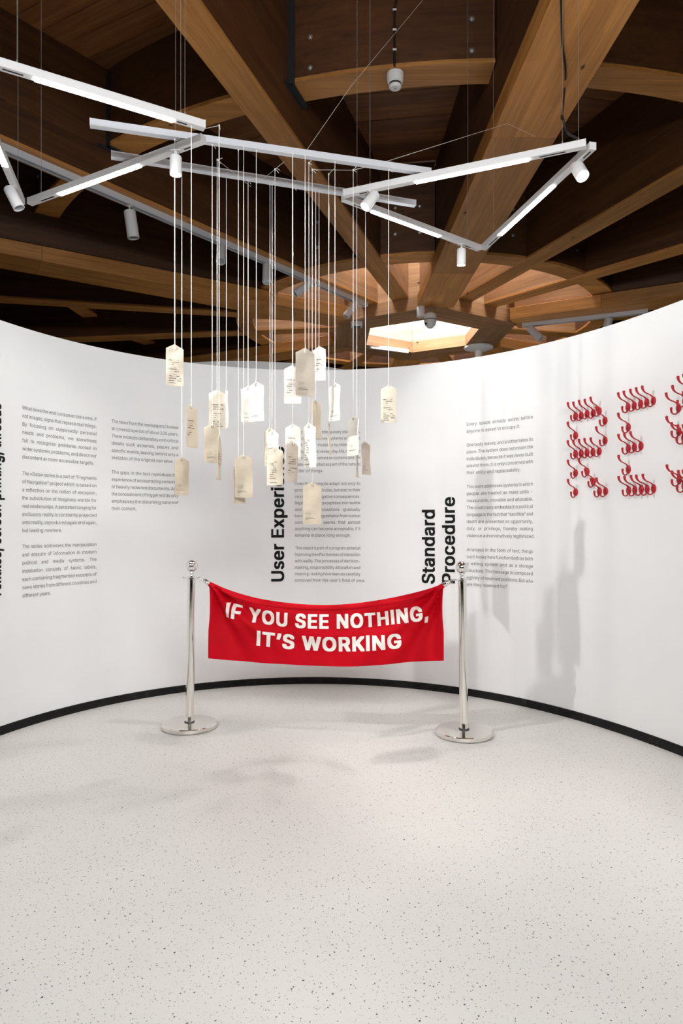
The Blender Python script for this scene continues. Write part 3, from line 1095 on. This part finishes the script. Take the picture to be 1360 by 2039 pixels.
# tip x, tip y, bottom y, apparent width px, turn sign, print, cloth by its light, support, label
TAGS = [
    (348, 685, 768.5, 34, 1, 'F0', 'cotton_cream', 'C1', 'cream tag with a full column of print, highest tag at the far left'),
    (362, 909, 986, 27, 1, 'B', 'cotton_shaded', 'C2', 'shaded tag printed near its hem, hanging before the end of the second text column'),
    (381, 804.6, 891, 21.5, 1, 'F1', 'cotton_shaded', 'T1', "shaded tag turned half aside, just right of the second text column's top line"),
    (422.6, 843, 922, 31, 1, 'B', 'cotton_shaded', 'C1', 'shaded tag with print at its hem, overlapping the foot of a densely printed cream tag'),
    (432.5, 775.4, 854, 33, 1, 'F2', 'cotton_cream', 'K318', 'cream tag densely printed, its foot overlapped by a shaded tag'),
    (436.5, 863, 955, 6.5, 1, 'F4', 'cotton_shaded', 'K250', 'printed shaded tag seen almost edge on, dangling lower than the shaded tag beside it'),
    (450.7, 776, 853, 4.5, -1, 'B', 'cotton_lit', 'C2', 'brightly lit tag seen edge on, touching the right side of the densely printed cream tag'),
    (474.6, 921, 1003, 21, 1, 'B', 'cotton_shaded', 'C1+', 'shaded tag mostly hidden behind a wide shaded tag, left of the upright heading'),
    (485.2, 904, 991, 35, 1, 'B', 'cotton_shaded', 'C1-', 'wide shaded tag in front of a hidden one, left of the upright heading'),
    (494, 768.5, 842, 27, 1, 'B', 'cotton_lit', 'C2', 'brightly lit tag, the left and rear one of the overlapping lit pair'),
    (510.4, 759.5, 839, 29, -1, 'B', 'cotton_lit', 'C1', 'brightly lit tag, the right and front one of the overlapping lit pair'),
    (537.5, 851, 927, 22, -1, 'F3', 'cotton_shaded', 'C2+', 'narrow shaded tag mostly hidden, leftmost of three bunched above the User Experience heading'),
    (541.8, 855, 950, 23, -1, 'F1', 'cotton_lit', 'C2-', 'pale tag whose point shows above the cream tag covering User Experience'),
    (547.6, 890, 966.5, 32, 1, 'F3', 'cotton_cream', 'K337', 'cream tag with redacted text, directly covering the end of the User Experience heading'),
    (582.6, 726.3, 804.5, 34, 1, 'F1', 'cotton_lit', 'C1+', 'pale tag with sparse text, left of and behind the big backlit tag'),
    (583.2, 844, 917, 31, 1, 'F1', 'cotton_lit', 'C2', 'pale cream tag whose lower half is covered by a backlit tag'),
    (583, 879, 960, 24, 1, 'F4', 'cotton_backlit', 'C1-', 'backlit tag with bold redacted text, in front of a pale cream tag'),
    (607.5, 692.3, 788, 38, 1, 'B', 'cotton_backlit', 'C1-', 'big backlit tag, largest of all, top middle of the hanging group'),
    (615, 842, 931, 25, -1, 'F3', 'cotton_lit', 'K328-', 'pale tag with a few bold lines, just right of the backlit tag'),
    (621.7, 959, 1044, 36.6, 1, 'B', 'cotton_shaded', 'K338', 'wide shaded tag hanging lowest of all, over the third text column'),
    (628.5, 795, 873, 18.5, 1, 'B', 'cotton_shaded', 'C2', 'shaded tag turned half aside, directly under the big backlit tag'),
    (635.3, 689, 759, 26, -1, 'F1', 'cotton_lit', 'C2', 'brightly lit tag with redacted text, just right of the big backlit tag'),
    (654.5, 840, 905, 3.6, 1, 'F1', 'cotton_cream', 'K347', 'cream tag seen edge on, a thin strip over the third text column'),
    (667, 761, 838, 21.5, -1, 'B', 'cotton_lit', 'C1', 'brightly lit tag hanging alone above the middle of the third text column'),
    (703.3, 827, 907, 22.5, -1, 'B', 'cotton_lit', 'K342-', 'narrow brightly lit tag over the right edge of the third text column'),
    (710.5, 862, 951, 5, 1, 'F4', 'cotton_cream', 'C2', 'cream tag seen edge on, sticking out below a narrow brightly lit tag'),
    (727.8, 878, 945.5, 16.5, 1, 'B', 'cotton_backlit', 'C2', 'small backlit tag turned half aside, just right of the third text column'),
    (774, 766, 842, 32, -1, 'F0', 'cotton_cream', 'C1', 'cream tag with redacted text, rightmost of all, alone before bare wall'),
]


def bar_point(A, B, x, z):
    """point on the straight bar A-B (at height z) seen at photo column x"""
    k = (x - CX) / F
    d = B - A
    t = (k * A.y - A.x) / (d.x - k * d.y)
    q_ = A + d * t
    return Vector((q_.x, q_.y, z))


t1a, t1b = px_on_z(406, 258, Z_T), px_on_z(-140, 94, Z_T)
KNOTS = []
used_y = {}
for i, (tx, ty, by, wpx, sg, pr, cm, sup, lbl) in enumerate(TAGS):
    nudge = 0.0
    if sup[-1] in '+-':
        nudge = 0.016 if sup[-1] == '+' else -0.016
        sup = sup[:-1]
    if sup == 'C1':
        top = bar_point(c1a, c1b, tx, Z_C)
    elif sup == 'C2':
        top = bar_point(c2a, c2b, tx, Z_C)
    elif sup == 'T1':
        top = bar_point(t1a, t1b, tx, Z_T)
    else:
        ky = float(sup[1:])
        top = px_on_z(tx, ky, 3.02)
        KNOTS.append((i, top))
    top.y += nudge
    top.x += nudge * (tx - CX) / F
    D = top.y
    tip = px_at(tx, ty, D)
    Lt = (by - ty) * D / F
    Wt = max(Lt / 2.42, wpx * D / F)
    ratio = min(1.0, wpx * D / F / Wt)
    yaw = math.acos(ratio) if ratio < 0.999 else 0.06
    if ratio < 0.25:
        yaw = math.acos(ratio)
    # angle of the sight line, so that the apparent width is the photographed one
    sight = atan2(tip.x, tip.y)
    rz = -sight + sg * yaw
    # local frame: x across, z up from the tip, y through the cloth
    drop = 0.115 * Lt
    hem = 0.006
    curl = rnd.uniform(-0.008, 0.010)
    lean = rnd.uniform(-0.006, 0.006)

    def shape(x, z, off):
        s_ = x / Wt
        t_ = -z / Lt
        y = curl * (4 * s_ * s_ - 0.3) * (0.3 + t_) + lean * t_ * t_ + 0.0022 * sin(9 * t_ + 4 * s_ + i) + off
        return (x, y, z)
    xs = [-Wt / 2, -Wt / 2 + hem, -Wt / 4, -Wt / 10, 0, Wt / 10, Wt / 4, Wt / 2 - hem, Wt / 2]
    fr = [0, hem / Lt, 0.1, 0.22, 0.36, 0.5, 0.64, 0.78, 0.9, 1 - hem / Lt, 1]
    mb = MB()
    nx, nz = len(xs), len(fr)
    grid = {}
    for side in (-1, 1):
        for a, x in enumerate(xs):
            ztop = -drop * abs(x) / (Wt / 2)
            for b, t_ in enumerate(fr):
                z = ztop + (-Lt - ztop) * t_
                edge = a in (0, nx - 1) or b in (0, nz - 1)
                inner = 1 < a < nx - 2 and 1 < b < nz - 2
                th_ = 0.0006 if edge else (0.0008 if inner else 0.0013)
                grid[side, a, b] = len(mb.v)
                mb.v.append(Vector(shape(x, z, side * th_)))
        for a in range(nx - 1):
            for b in range(nz - 1):
                mb.f.append((grid[side, a, b], grid[side, a + 1, b], grid[side, a + 1, b + 1], grid[side, a, b + 1]))
    per = [(a, 0) for a in range(nx)] + [(nx - 1, b) for b in range(1, nz)] + [(a, nz - 1) for a in range(nx - 2, -1, -1)] + [(0, b) for b in range(nz - 2, 0, -1)]
    for k in range(len(per)):
        a, b = per[k], per[(k + 1) % len(per)]
        mb.f.append((grid[(-1,) + a], grid[(-1,) + b], grid[(1,) + b], grid[(1,) + a]))
    root = mb.build('fabric_tag', cm, None, tip, (0, 0, rz))
    tag(root, lbl, 'tag', 'cotton tags hanging on cords')
    ze = -0.085 * Lt
    ye = shape(0, ze, 0)[1]
    MB().torus((0, ye, ze), 0.0060, 0.0020, 'y', 16, 6).build('eyelet', 'eyelet_metal', root)
    cr = 0.0013 + rnd.random() * 0.0005
    if tx in (348, 582.6, 362):
        cr = 0.0022
    Mi = root.rotation_euler.to_matrix().transposed()
    tl_ = Mi @ (top - tip)
    path = [(0, ye, ze + 0.002), (0, ye - 0.0034, ze + 0.007), (0, ye - 0.003, 0.0), (0, 0, 0.02), (tl_.x, tl_.y, tl_.z)]
    MB().tube(path, cr, 6).build('cord', 'cord_white', root)
    # knot with two tails at the top
    kb = MB().lathe([(0.001, -0.008), (0.0035, -0.003), (0.0035, 0.003), (0.001, 0.006)], 8)
    if sup[0] in 'K' or i % 3 == 0:
        kb.tube([(0, 0, 0), (0.012, 0, 0.004), (0.026, 0.0, -0.004 if i % 2 else 0.012)], 0.0012, 5)
        kb.tube([(0, 0, 0), (0.010, 0.002, -0.006), (0.02, 0.004, -0.016)], 0.0011, 5)
    kb.build('knot', 'cord_white', root, tl_)
    # printing
    mb = MB()
    if pr == 'B':
        lines, top_f, pitch, sz = CARE, 0.70, 0.0285, 0.026
    else:
        lines = EXCERPTS[int(pr[1])]
        top_f, pitch, sz = 0.345, 0.054, 0.047
    for k, ln in enumerate(lines):
        if not ln:
            continue
        z0 = -Lt * (top_f + pitch * (k + 1))
        sz_ = sz * Lt
        if z0 < -Lt * 0.965:
            break

        def fn(u, v, d=0.0, z0=z0):
            return shape(-Wt / 2 + 0.013 + u, z0 + v, -0.0026)
        wmax = Wt - 0.024
        nat = text_width(ln, 0, 1) * sz_ * 0.92
        put_text(mb, ln, sz_, fn, res=1, sx=0.92 * min(1.0, wmax / nat))
        if pr != 'B' or k == 5:
            put_text(mb, ln, sz_, lambda u, v, d=0.0, f_=fn: f_(u + 0.0005, v), res=1, sx=0.92 * min(1.0, wmax / nat))
    if mb.v:
        mb.build('printed_text', 'ink', root, smooth=False)


def thread(pts_, label, r=0.0009, mt='thread_white'):
    return tag(MB().tube(pts_, r, 5).build('thread', mt), label, 'thread')


KN = {TAGS[i][7] + '_%d' % int(TAGS[i][0]): p for i, p in KNOTS}
kp = [p for i, p in KNOTS]
k432, k436, k547, k615, k621, k654, k703 = kp
far_b = px_on_z(1010, 246, Z_MAIN - 0.004)
thread([k703 + Vector((0, 0, 0)), px_at(755, 326, k703.y + 0.02), far_b], 'white thread rising right from the tag knots to the wide beam', 0.0013)
thread([far_b, px_on_z(1066, 272, Z_MAIN - 0.004)], 'short white thread end lying along the underside of the wide beam', 0.001)
thread([k615, k621, k703], 'nearly level white thread tying three knots right of the middle', 0.0009)
thread([k654, px_at(668, 333, k654.y)], 'very short white thread from a knot to the upper bar near the corner', 0.0009)
thread([k432, px_on_z(500, 372, Z_C)], 'thin thread from the knot beside the upper bar down to the lower bar', 0.0008)
thread([k436, px_on_z(408, 256, Z_T + 0.02)], 'short white thread from the end of the upper left light line to a cord', 0.0012)
thread([k547, px_on_z(566, 322, Z_C)], 'short thread from a knot right to the upper bar above the lettering', 0.0009)
thread([px_on_z(606.6, 305, Z_C + 0.034), px_on_z(700, 170, 3.7), px_on_z(842, 0, 4.6)], 'long pale thread slanting from the upper bar up to the roof at top centre', 0.0011)
thread([k547, px_on_z(512, 366, Z_C + 0.01)], 'thin thread between the two bars left of the middle', 0.0008)

# ------------------------------------------------------------------ rope stands and banner
LP = Vector(((377.5 - CX) / F * 3.98, 3.98, 0))
RP = Vector(((924.0 - CX) / F * 3.84, 3.84, 0))


def stand(base, lean, label, ring_dir):
    t = thing('barrier_post', label, 'post', base, (0, 0, 0), 'polished barrier posts')
    MB().lathe([(0.150, 0.0), (0.158, 0.003), (0.160, 0.008), (0.160, 0.024), (0.156, 0.0285), (0.10, 0.0315), (0.0005, 0.032)], 64).build('base', 'polished_steel', t)
    MB().lathe([(0.030, 0.030), (0.030, 0.035), (0.027, 0.038), (0.0005, 0.039)], 32).build('base_gasket', 'chrome_dark', t)
    R = (0, lean, 0)
    MB().lathe([(0.024, 0.0), (0.024, 0.838)], 40).build('pole', 'polished_steel', t, (0, 0, 0.034), R)
    ax = Matrix.Rotation(lean, 3, 'Y') @ Vector((0, 0, 1))
    top = Vector((0, 0, 0.034)) + ax * 0.838
    MB().lathe([(0.026, -0.006), (0.041, -0.003), (0.041, 0.001), (0.026, 0.004), (0.015, 0.010), (0.011, 0.020), (0.012, 0.026), (0.016, 0.030), (0.0165, 0.033), (0.0155, 0.036)], 40).build('collar', 'chrome', t, top, R)
    pr_ = [(0.0365 * cos(a), 0.068 + 0.0365 * sin(a)) for a in [radians(-64 + 154 * k / 22) for k in range(23)]]
    MB().lathe(pr_, 40).build('ball_finial', 'chrome', t, top, R)
    # the two hanging loops of the collar
    for s_ in (-1, 1):
        MB().torus((s_ * 0.045, 0, 0.0), 0.008, 0.0022, 'z', 14, 6).build('hook_ring', 'chrome', t, top, R)
    return t, base + top


postL, topL = stand(LP, radians(0.75), 'polished steel barrier post with ball top, at the left end of the red banner', 1)
postR, topR = stand(RP, radians(-0.75), 'polished steel barrier post with ball top, at the right end of the red banner', -1)

mD = (topR.y - topL.y) / (topR.x - topL.x)


def ban_D(x):
    k = (x - CX) / F
    return (topL.y - mD * topL.x) / (1 - mD * k)


def interp(tab, x):
    for (x0, y0), (x1, y1) in zip(tab, tab[1:]):
        if x <= x1:
            break
    # Catmull-like smooth interpolation through the table
    i = tab.index((x0, y0))
    pm = tab[max(i - 1, 0)]
    pn = tab[min(i + 2, len(tab) - 1)]
    h = x1 - x0
    t = (x - x0) / h
    m0 = (y1 - pm[1]) / (x1 - pm[0]) * h
    m1 = (pn[1] - y0) / (pn[0] - x0) * h
    return (2 * t ** 3 - 3 * t ** 2 + 1) * y0 + (t ** 3 - 2 * t ** 2 + t) * m0 + (-2 * t ** 3 + 3 * t ** 2) * y1 + (t ** 3 - t ** 2) * m1


TOP = [(416.5, 1157.5), (454, 1174), (506, 1189.5), (557, 1198.5), (610, 1203.5), (655, 1204.5), (700, 1202), (737, 1197.5), (776, 1191), (815, 1182.5), (850, 1173.5), (883.5, 1162)]
BOT = [(416.5, 1309.5), (470, 1315.5), (520, 1320), (580, 1324), (650, 1326), (720, 1325.5), (790, 1321.5), (840, 1318), (883.5, 1315)]
BX0, BX1 = 416.5, 883.5


def ban_pt(u, v):
    """u across 0..1, v down 0..1, with the folds of hanging cloth"""
    x = BX0 + (BX1 - BX0) * u
    yt, yb = interp(TOP, x), interp(BOT, x)
    y = yt + (yb - yt) * v
    # free sides draw in a little
    sidein = (3.0 * sin(pi * min(v * 1.6, 1.0))) * (max(0, 1 - u / 0.05) - max(0, 1 - (1 - u) / 0.05))
    x += sidein
    D = ban_D(x)
    p = px_at(x, y, D)
    w, h = 1.36 * u, 0.40 * v
    off = 0.0
    for cxw, sgn in ((0.0, 1), (1.36, -1)):
        dx = abs(w - cxw)
        dd = hypot(dx, h)
        an = atan2(h, dx + 1e-6)
        off += 0.034 * math.exp(-dd / 0.33) * min(1, dd / 0.13) * (sin(an * 9.0 + 0.6) - 0.35 * min(1, dd / 0.3) * sin(an * 18 + 1.2))
        off += 0.030 * math.exp(-((an - 0.62) / 0.11) ** 2) * math.exp(-dd / 0.55) * min(1, dd / 0.05)
    off += 0.012 * v * sin(w * 8.5 + 0.8) + 0.010 * sin(pi * v) * sin(w * 5.2 - h * 9)
    off += 0.012 * math.exp(-((v - 0.52 + 0.5 * (u - 0.5) ** 2) / 0.10) ** 2) * sin(pi * u)
    # rope sleeve along the top edge
    sl = 0.008 * sqrt(max(0.0, 1 - ((v - 0.045) / 0.045) ** 2)) if v < 0.09 else 0.0
    off = off * min(1, v / 0.06)
    return p + Vector((mD, -1, 0)).normalized() * (off + sl)


nu, nv = 120, 44
mb = MB()
vv = [0, 0.01, 0.025, 0.045, 0.065, 0.08, 0.09] + [0.09 + 0.91 * k / (nv - 7) for k in range(1, nv - 6)]
nv = len(vv) - 1
back = Vector((-mD, 1, 0)).normalized() * 0.0025
for sd in (0, 1):
    for j in range(nv + 1):
        for i in range(nu + 1):
            mb.v.append(ban_pt(i / nu, vv[j]) + back * sd)
st = (nu + 1) * (nv + 1)
for sd in (0, 1):
    for j in range(nv):
        for i in range(nu):
            a = sd * st + j * (nu + 1) + i
            mb.f.append((a, a + 1, a + nu + 2, a + nu + 1))
per = [(i, 0) for i in range(nu + 1)] + [(nu, j) for j in range(1, nv + 1)] + [(i, nv) for i in range(nu - 1, -1, -1)] + [(0, j) for j in range(nv - 1, 0, -1)]
for k in range(len(per)):
    a = per[k][1] * (nu + 1) + per[k][0]
    b = per[(k + 1) % len(per)][1] * (nu + 1) + per[(k + 1) % len(per)][0]
    mb.f.append((a, b, b + st, a + st))
banner = mb.build('banner', 'banner_red')
tag(banner, 'red cloth banner with white capitals strung between two steel posts', 'banner')


def banner_text(s_, x0, x1, base, cap):
    """base: table of photo (x, y of the baseline); cap: cap height in photo pixels"""
    def fn(u, v, d=0.0):
        x = x0 + u
        yb = interp(base, x)
        sl = (interp(base, min(x + 4, base[-1][0])) - interp(base, max(x - 4, base[0][0]))) / 8.0
        y = yb - v
        x -= v * sl * -0.6
        yt, yl = interp(TOP, x), interp(BOT, x)
        p = ban_pt((x - BX0) / (BX1 - BX0), (y - yt) / (yl - yt))
        return p + Vector((mD, -1, 0)).normalized() * (0.0028 + d)
    # the letters are laid out flat, cut into a fine grid, then laid on the folds
    flat = MB()
    put_text(flat, s_, cap / CAPH, lambda u, v, d=0.0: Vector((u, v, d)), res=4, width=x1 - x0, bold=0.036, bold_y=0.020, track=0.055)
    bm = bmesh.new()
    for v in flat.v:
        bm.verts.new(v)
    bm.verts.ensure_lookup_table()
    for q_ in flat.f:
        bm.faces.new([bm.verts[k] for k in q_])
    for step, n_, d_ in ((4.0, (1, 0, 0), x1 - x0), (4.0, (0, 1, 0), cap + 12)):
        k = -3
        while k * step < d_:
            c_ = Vector(n_) * (k * step + 0.013)
            bmesh.ops.bisect_plane(bm, geom=bm.verts[:] + bm.edges[:] + bm.faces[:], plane_co=c_, plane_no=n_)
            k += 1
    for v in bm.verts:
        v.co = fn(v.co.x, v.co.y, v.co.z)
    me = bpy.data.meshes.new('lettering')
    bm.to_mesh(me)
    bm.free()
    me.materials.append(MATS['banner_print'])
    o = link('lettering', me, banner)
    return o


banner_text("IF YOU SEE NOTHING,", 449.5, 857, [(440, 1226.5), (453, 1229), (500, 1238), (550, 1246), (600, 1250), (650, 1251), (700, 1250), (750, 1247.5), (800, 1241), (838, 1236), (870, 1231)], 29.5)
banner_text("IT’S WORKING", 510, 803, [(500, 1283), (512, 1285), (560, 1291), (610, 1295), (650, 1296.5), (700, 1296), (750, 1294), (800, 1290), (815, 1289)], 30.5)


def end_fitting(corner_px, ring, parent):
    """ferrule on the rope end and three chain links to the post collar"""
    tipp = px_at(corner_px[0], corner_px[1], ban_D(corner_px[0]))
    d = (ring - tipp).normalized()
    R = d.to_track_quat('Z', 'Y').to_matrix()
    M = Matrix.Translation(tipp) @ R.to_4x4()
    rp = MB().lathe([(0.0135, -0.035), (0.0145, 0.0), (0.013, 0.002)], 18).xf(M)
    rp.build('rope_end', 'banner_red', parent)
    fe = MB().lathe([(0.0125, 0.0), (0.0135, 0.002), (0.0135, 0.034), (0.011, 0.042), (0.006, 0.046), (0.0005, 0.047)], 20).xf(M)
    fe.build('ferrule', 'chrome', parent)
    s0 = tipp + d * 0.046
    L = (ring - s0).length
    for k in range(3):
        c = s0 + (ring - s0) * ((k + 0.5) / 3)
        c.z -= 0.004 * sin(pi * (k + 0.5) / 3)
        lk = MB().torus((0, 0, 0), 0.0075, 0.0018, 'x' if k % 2 else 'y', 12, 6)
        rot = d.to_track_quat('Z', 'Y').to_matrix().to_4x4()
        sc_ = Matrix.Diagonal((1, 1, max(0.9, L / 3 / 0.0145), 1))
        lk.xf(Matrix.Translation(c) @ rot @ sc_)
        lk.build('chain_link', 'chrome', parent)


end_fitting((417.5, 1163), topL + Vector((0.052, 0, 0.0)), banner)
end_fitting((882.5, 1165.5), topR + Vector((-0.052, 0, 0.0)), banner)

# ------------------------------------------------------------------ coat hooks in the shape of letters


def bez(p, n):
    out_ = []
    for k in range(n + 1):
        t = k / n
        a, b, c, d = [Vector(q_) for q_ in p]
        out_.append(a * (1 - t) ** 3 + b * 3 * t * (1 - t) ** 2 + c * 3 * t * t * (1 - t) + d * t ** 3)
    return out_


def make_hook():
    """local x along the wall, y out of the wall, z up; origin at the plate centre on the wall"""
    t = link('coat_hook', None)
    # plate: domed oval
    rings = []
    for sc_, y in ((1.0, 0.0), (1.0, 0.0025), (0.85, 0.0055), (0.45, 0.0075), (0.02, 0.008)):
        rings.append([(0.0185 * sc_ * cos(2 * pi * k / 20), y, 0.0235 * sc_ * sin(2 * pi * k / 20)) for k in range(20)])
    MB().loft(rings).build('plate', 'hook_red', t)
    up = bez([(0, 0.004, 0.011), (0, 0.010, 0.043), (0, 0.052, 0.026), (0, 0.068, 0.061)], 14) + [Vector((0, 0.0695, 0.068)), Vector((0, 0.070, 0.075)), Vector((0, 0.070, 0.0783))]
    ru = [0.0050, 0.0046, 0.0042, 0.0039, 0.0036, 0.0034, 0.0033, 0.0033, 0.0033, 0.0035, 0.0038, 0.0042, 0.0048, 0.0055, 0.0062, 0.0070, 0.0074, 0.0050]
    MB().tube(up, ru, 8).build('upper_arm', 'hook_red', t)
    lo = bez([(0, 0.004, -0.010), (0, 0.004, -0.038), (0, 0.044, -0.042), (0, 0.042, -0.006)], 12) + [Vector((0, 0.0415, 0.000)), Vector((0, 0.041, 0.003))]
    rl = [0.0046, 0.0043, 0.0040, 0.0037, 0.0035, 0.0034, 0.0034, 0.0035, 0.0037, 0.0041, 0.0047, 0.0054, 0.0060, 0.0064, 0.0042]
    MB().tube(lo, rl, 8).build('lower_arm', 'hook_red', t)
    for z_ in (0.0068, -0.0068):
        MB().lathe([(0.0036, 0), (0.0036, 0.0022), (0.0016, 0.0034)], 10).build('screw', 'screw_dark', t, (0.0, 0.0064, z_), (-pi / 2, 0, 0))
    return t


def pxr(x, y): return (1110 + x / 8.864, 770 + y / 8.864)
def pxe(x, y): return (1215 + x / 8.152, 750 + y / 8.152)
def pxs(x, y): return (1300 + x / 7.283, 720 + y / 7.283)


ORD = ['first', 'second', 'third', 'fourth', 'fifth', 'sixth']
ROWS = [
    ('R', 'top row of the letter R', [pxr(*q_) for q_ in ((318, 520), (420, 510), (523, 480), (630, 465), (738, 430))]),
    ('R', 'red coat hook at the upper right corner of the letter R', [pxr(840, 600)]),
    ('R', 'red coat hook in the left stem of letter R, between top and middle rows', [pxr(318, 860)]),
    ('R', 'red coat hook right of the bowl of letter R, below the corner hook', [pxr(840, 950)]),
    ('R', 'middle row of the letter R', [pxr(*q_) for q_ in ((318, 1185), (420, 1178), (520, 1163), (628, 1152), (738, 1143))]),
    ('R', 'red coat hook in the left stem of the letter R, second from below', [pxr(318, 1525)]),
    ('R', 'red coat hook at the start of the slanting leg of the letter R', [pxr(525, 1500)]),
    ('R', 'red coat hook in the middle of the slanting leg of the letter R', [pxr(632, 1680)]),
    ('R', 'red coat hook at the very foot of the left stem of the letter R', [pxr(320, 1862)]),
    ('R', 'foot of the slanting leg of letter R', [pxr(740, 1850), pxr(848, 1845)]),
    ('E', 'top row of the letter E', [pxe(*q_) for q_ in ((288, 495), (390, 470), (492, 443), (592, 418), (702, 392))]),
    ('E', 'red coat hook in the stem of letter E, between top and middle rows', [pxe(292, 822)]),
    ('E', 'middle row of the letter E', [pxe(*q_) for q_ in ((292, 1165), (393, 1145), (498, 1125))]),
    ('E', 'red coat hook in the stem of letter E, between middle and bottom rows', [pxe(294, 1505)]),
    ('E', 'bottom row of the letter E', [pxe(*q_) for q_ in ((300, 1845), (400, 1842), (505, 1832), (602, 1828), (707, 1818))]),
    ('S', 'top row of the letter cut by the picture edge', [pxs(*q_) for q_ in ((370, 675), (462, 570), (545, 440), (632, 410))]),
    ('S', 'middle row of the letter cut by the picture edge', [pxs(*q_) for q_ in ((375, 1015), (450, 1105), (545, 1140), (625, 1138))]),
    ('S', 'bottom row of the letter cut by the picture edge', [pxs(*q_) for q_ in ((380, 1715), (455, 1805), (550, 1800), (627, 1795))]),
]
proto = make_hook()
first = True
for _, desc, pts_ in ROWS:
    for k, (x, y) in enumerate(pts_):
        h = proto if first else copy_tree(proto)
        first = False
        th, z = px_wall(x, y)
        h.location = wall_pt(th, 0.0, z)
        h.rotation_euler = (0, 0, pi - th + random.uniform(-0.02, 0.02))
        if len(pts_) == 1:
            lb = desc
        elif len(pts_) == 2:
            lb = 'red coat hook, %s one at the %s' % (('left', 'right')[k], desc)
        else:
            lb = 'red coat hook, %s in the %s' % (ORD[k], desc)
        tag(h, lb, 'hook', 'red coat hooks forming letters on the wall')

bpy.data.objects.remove(_go)
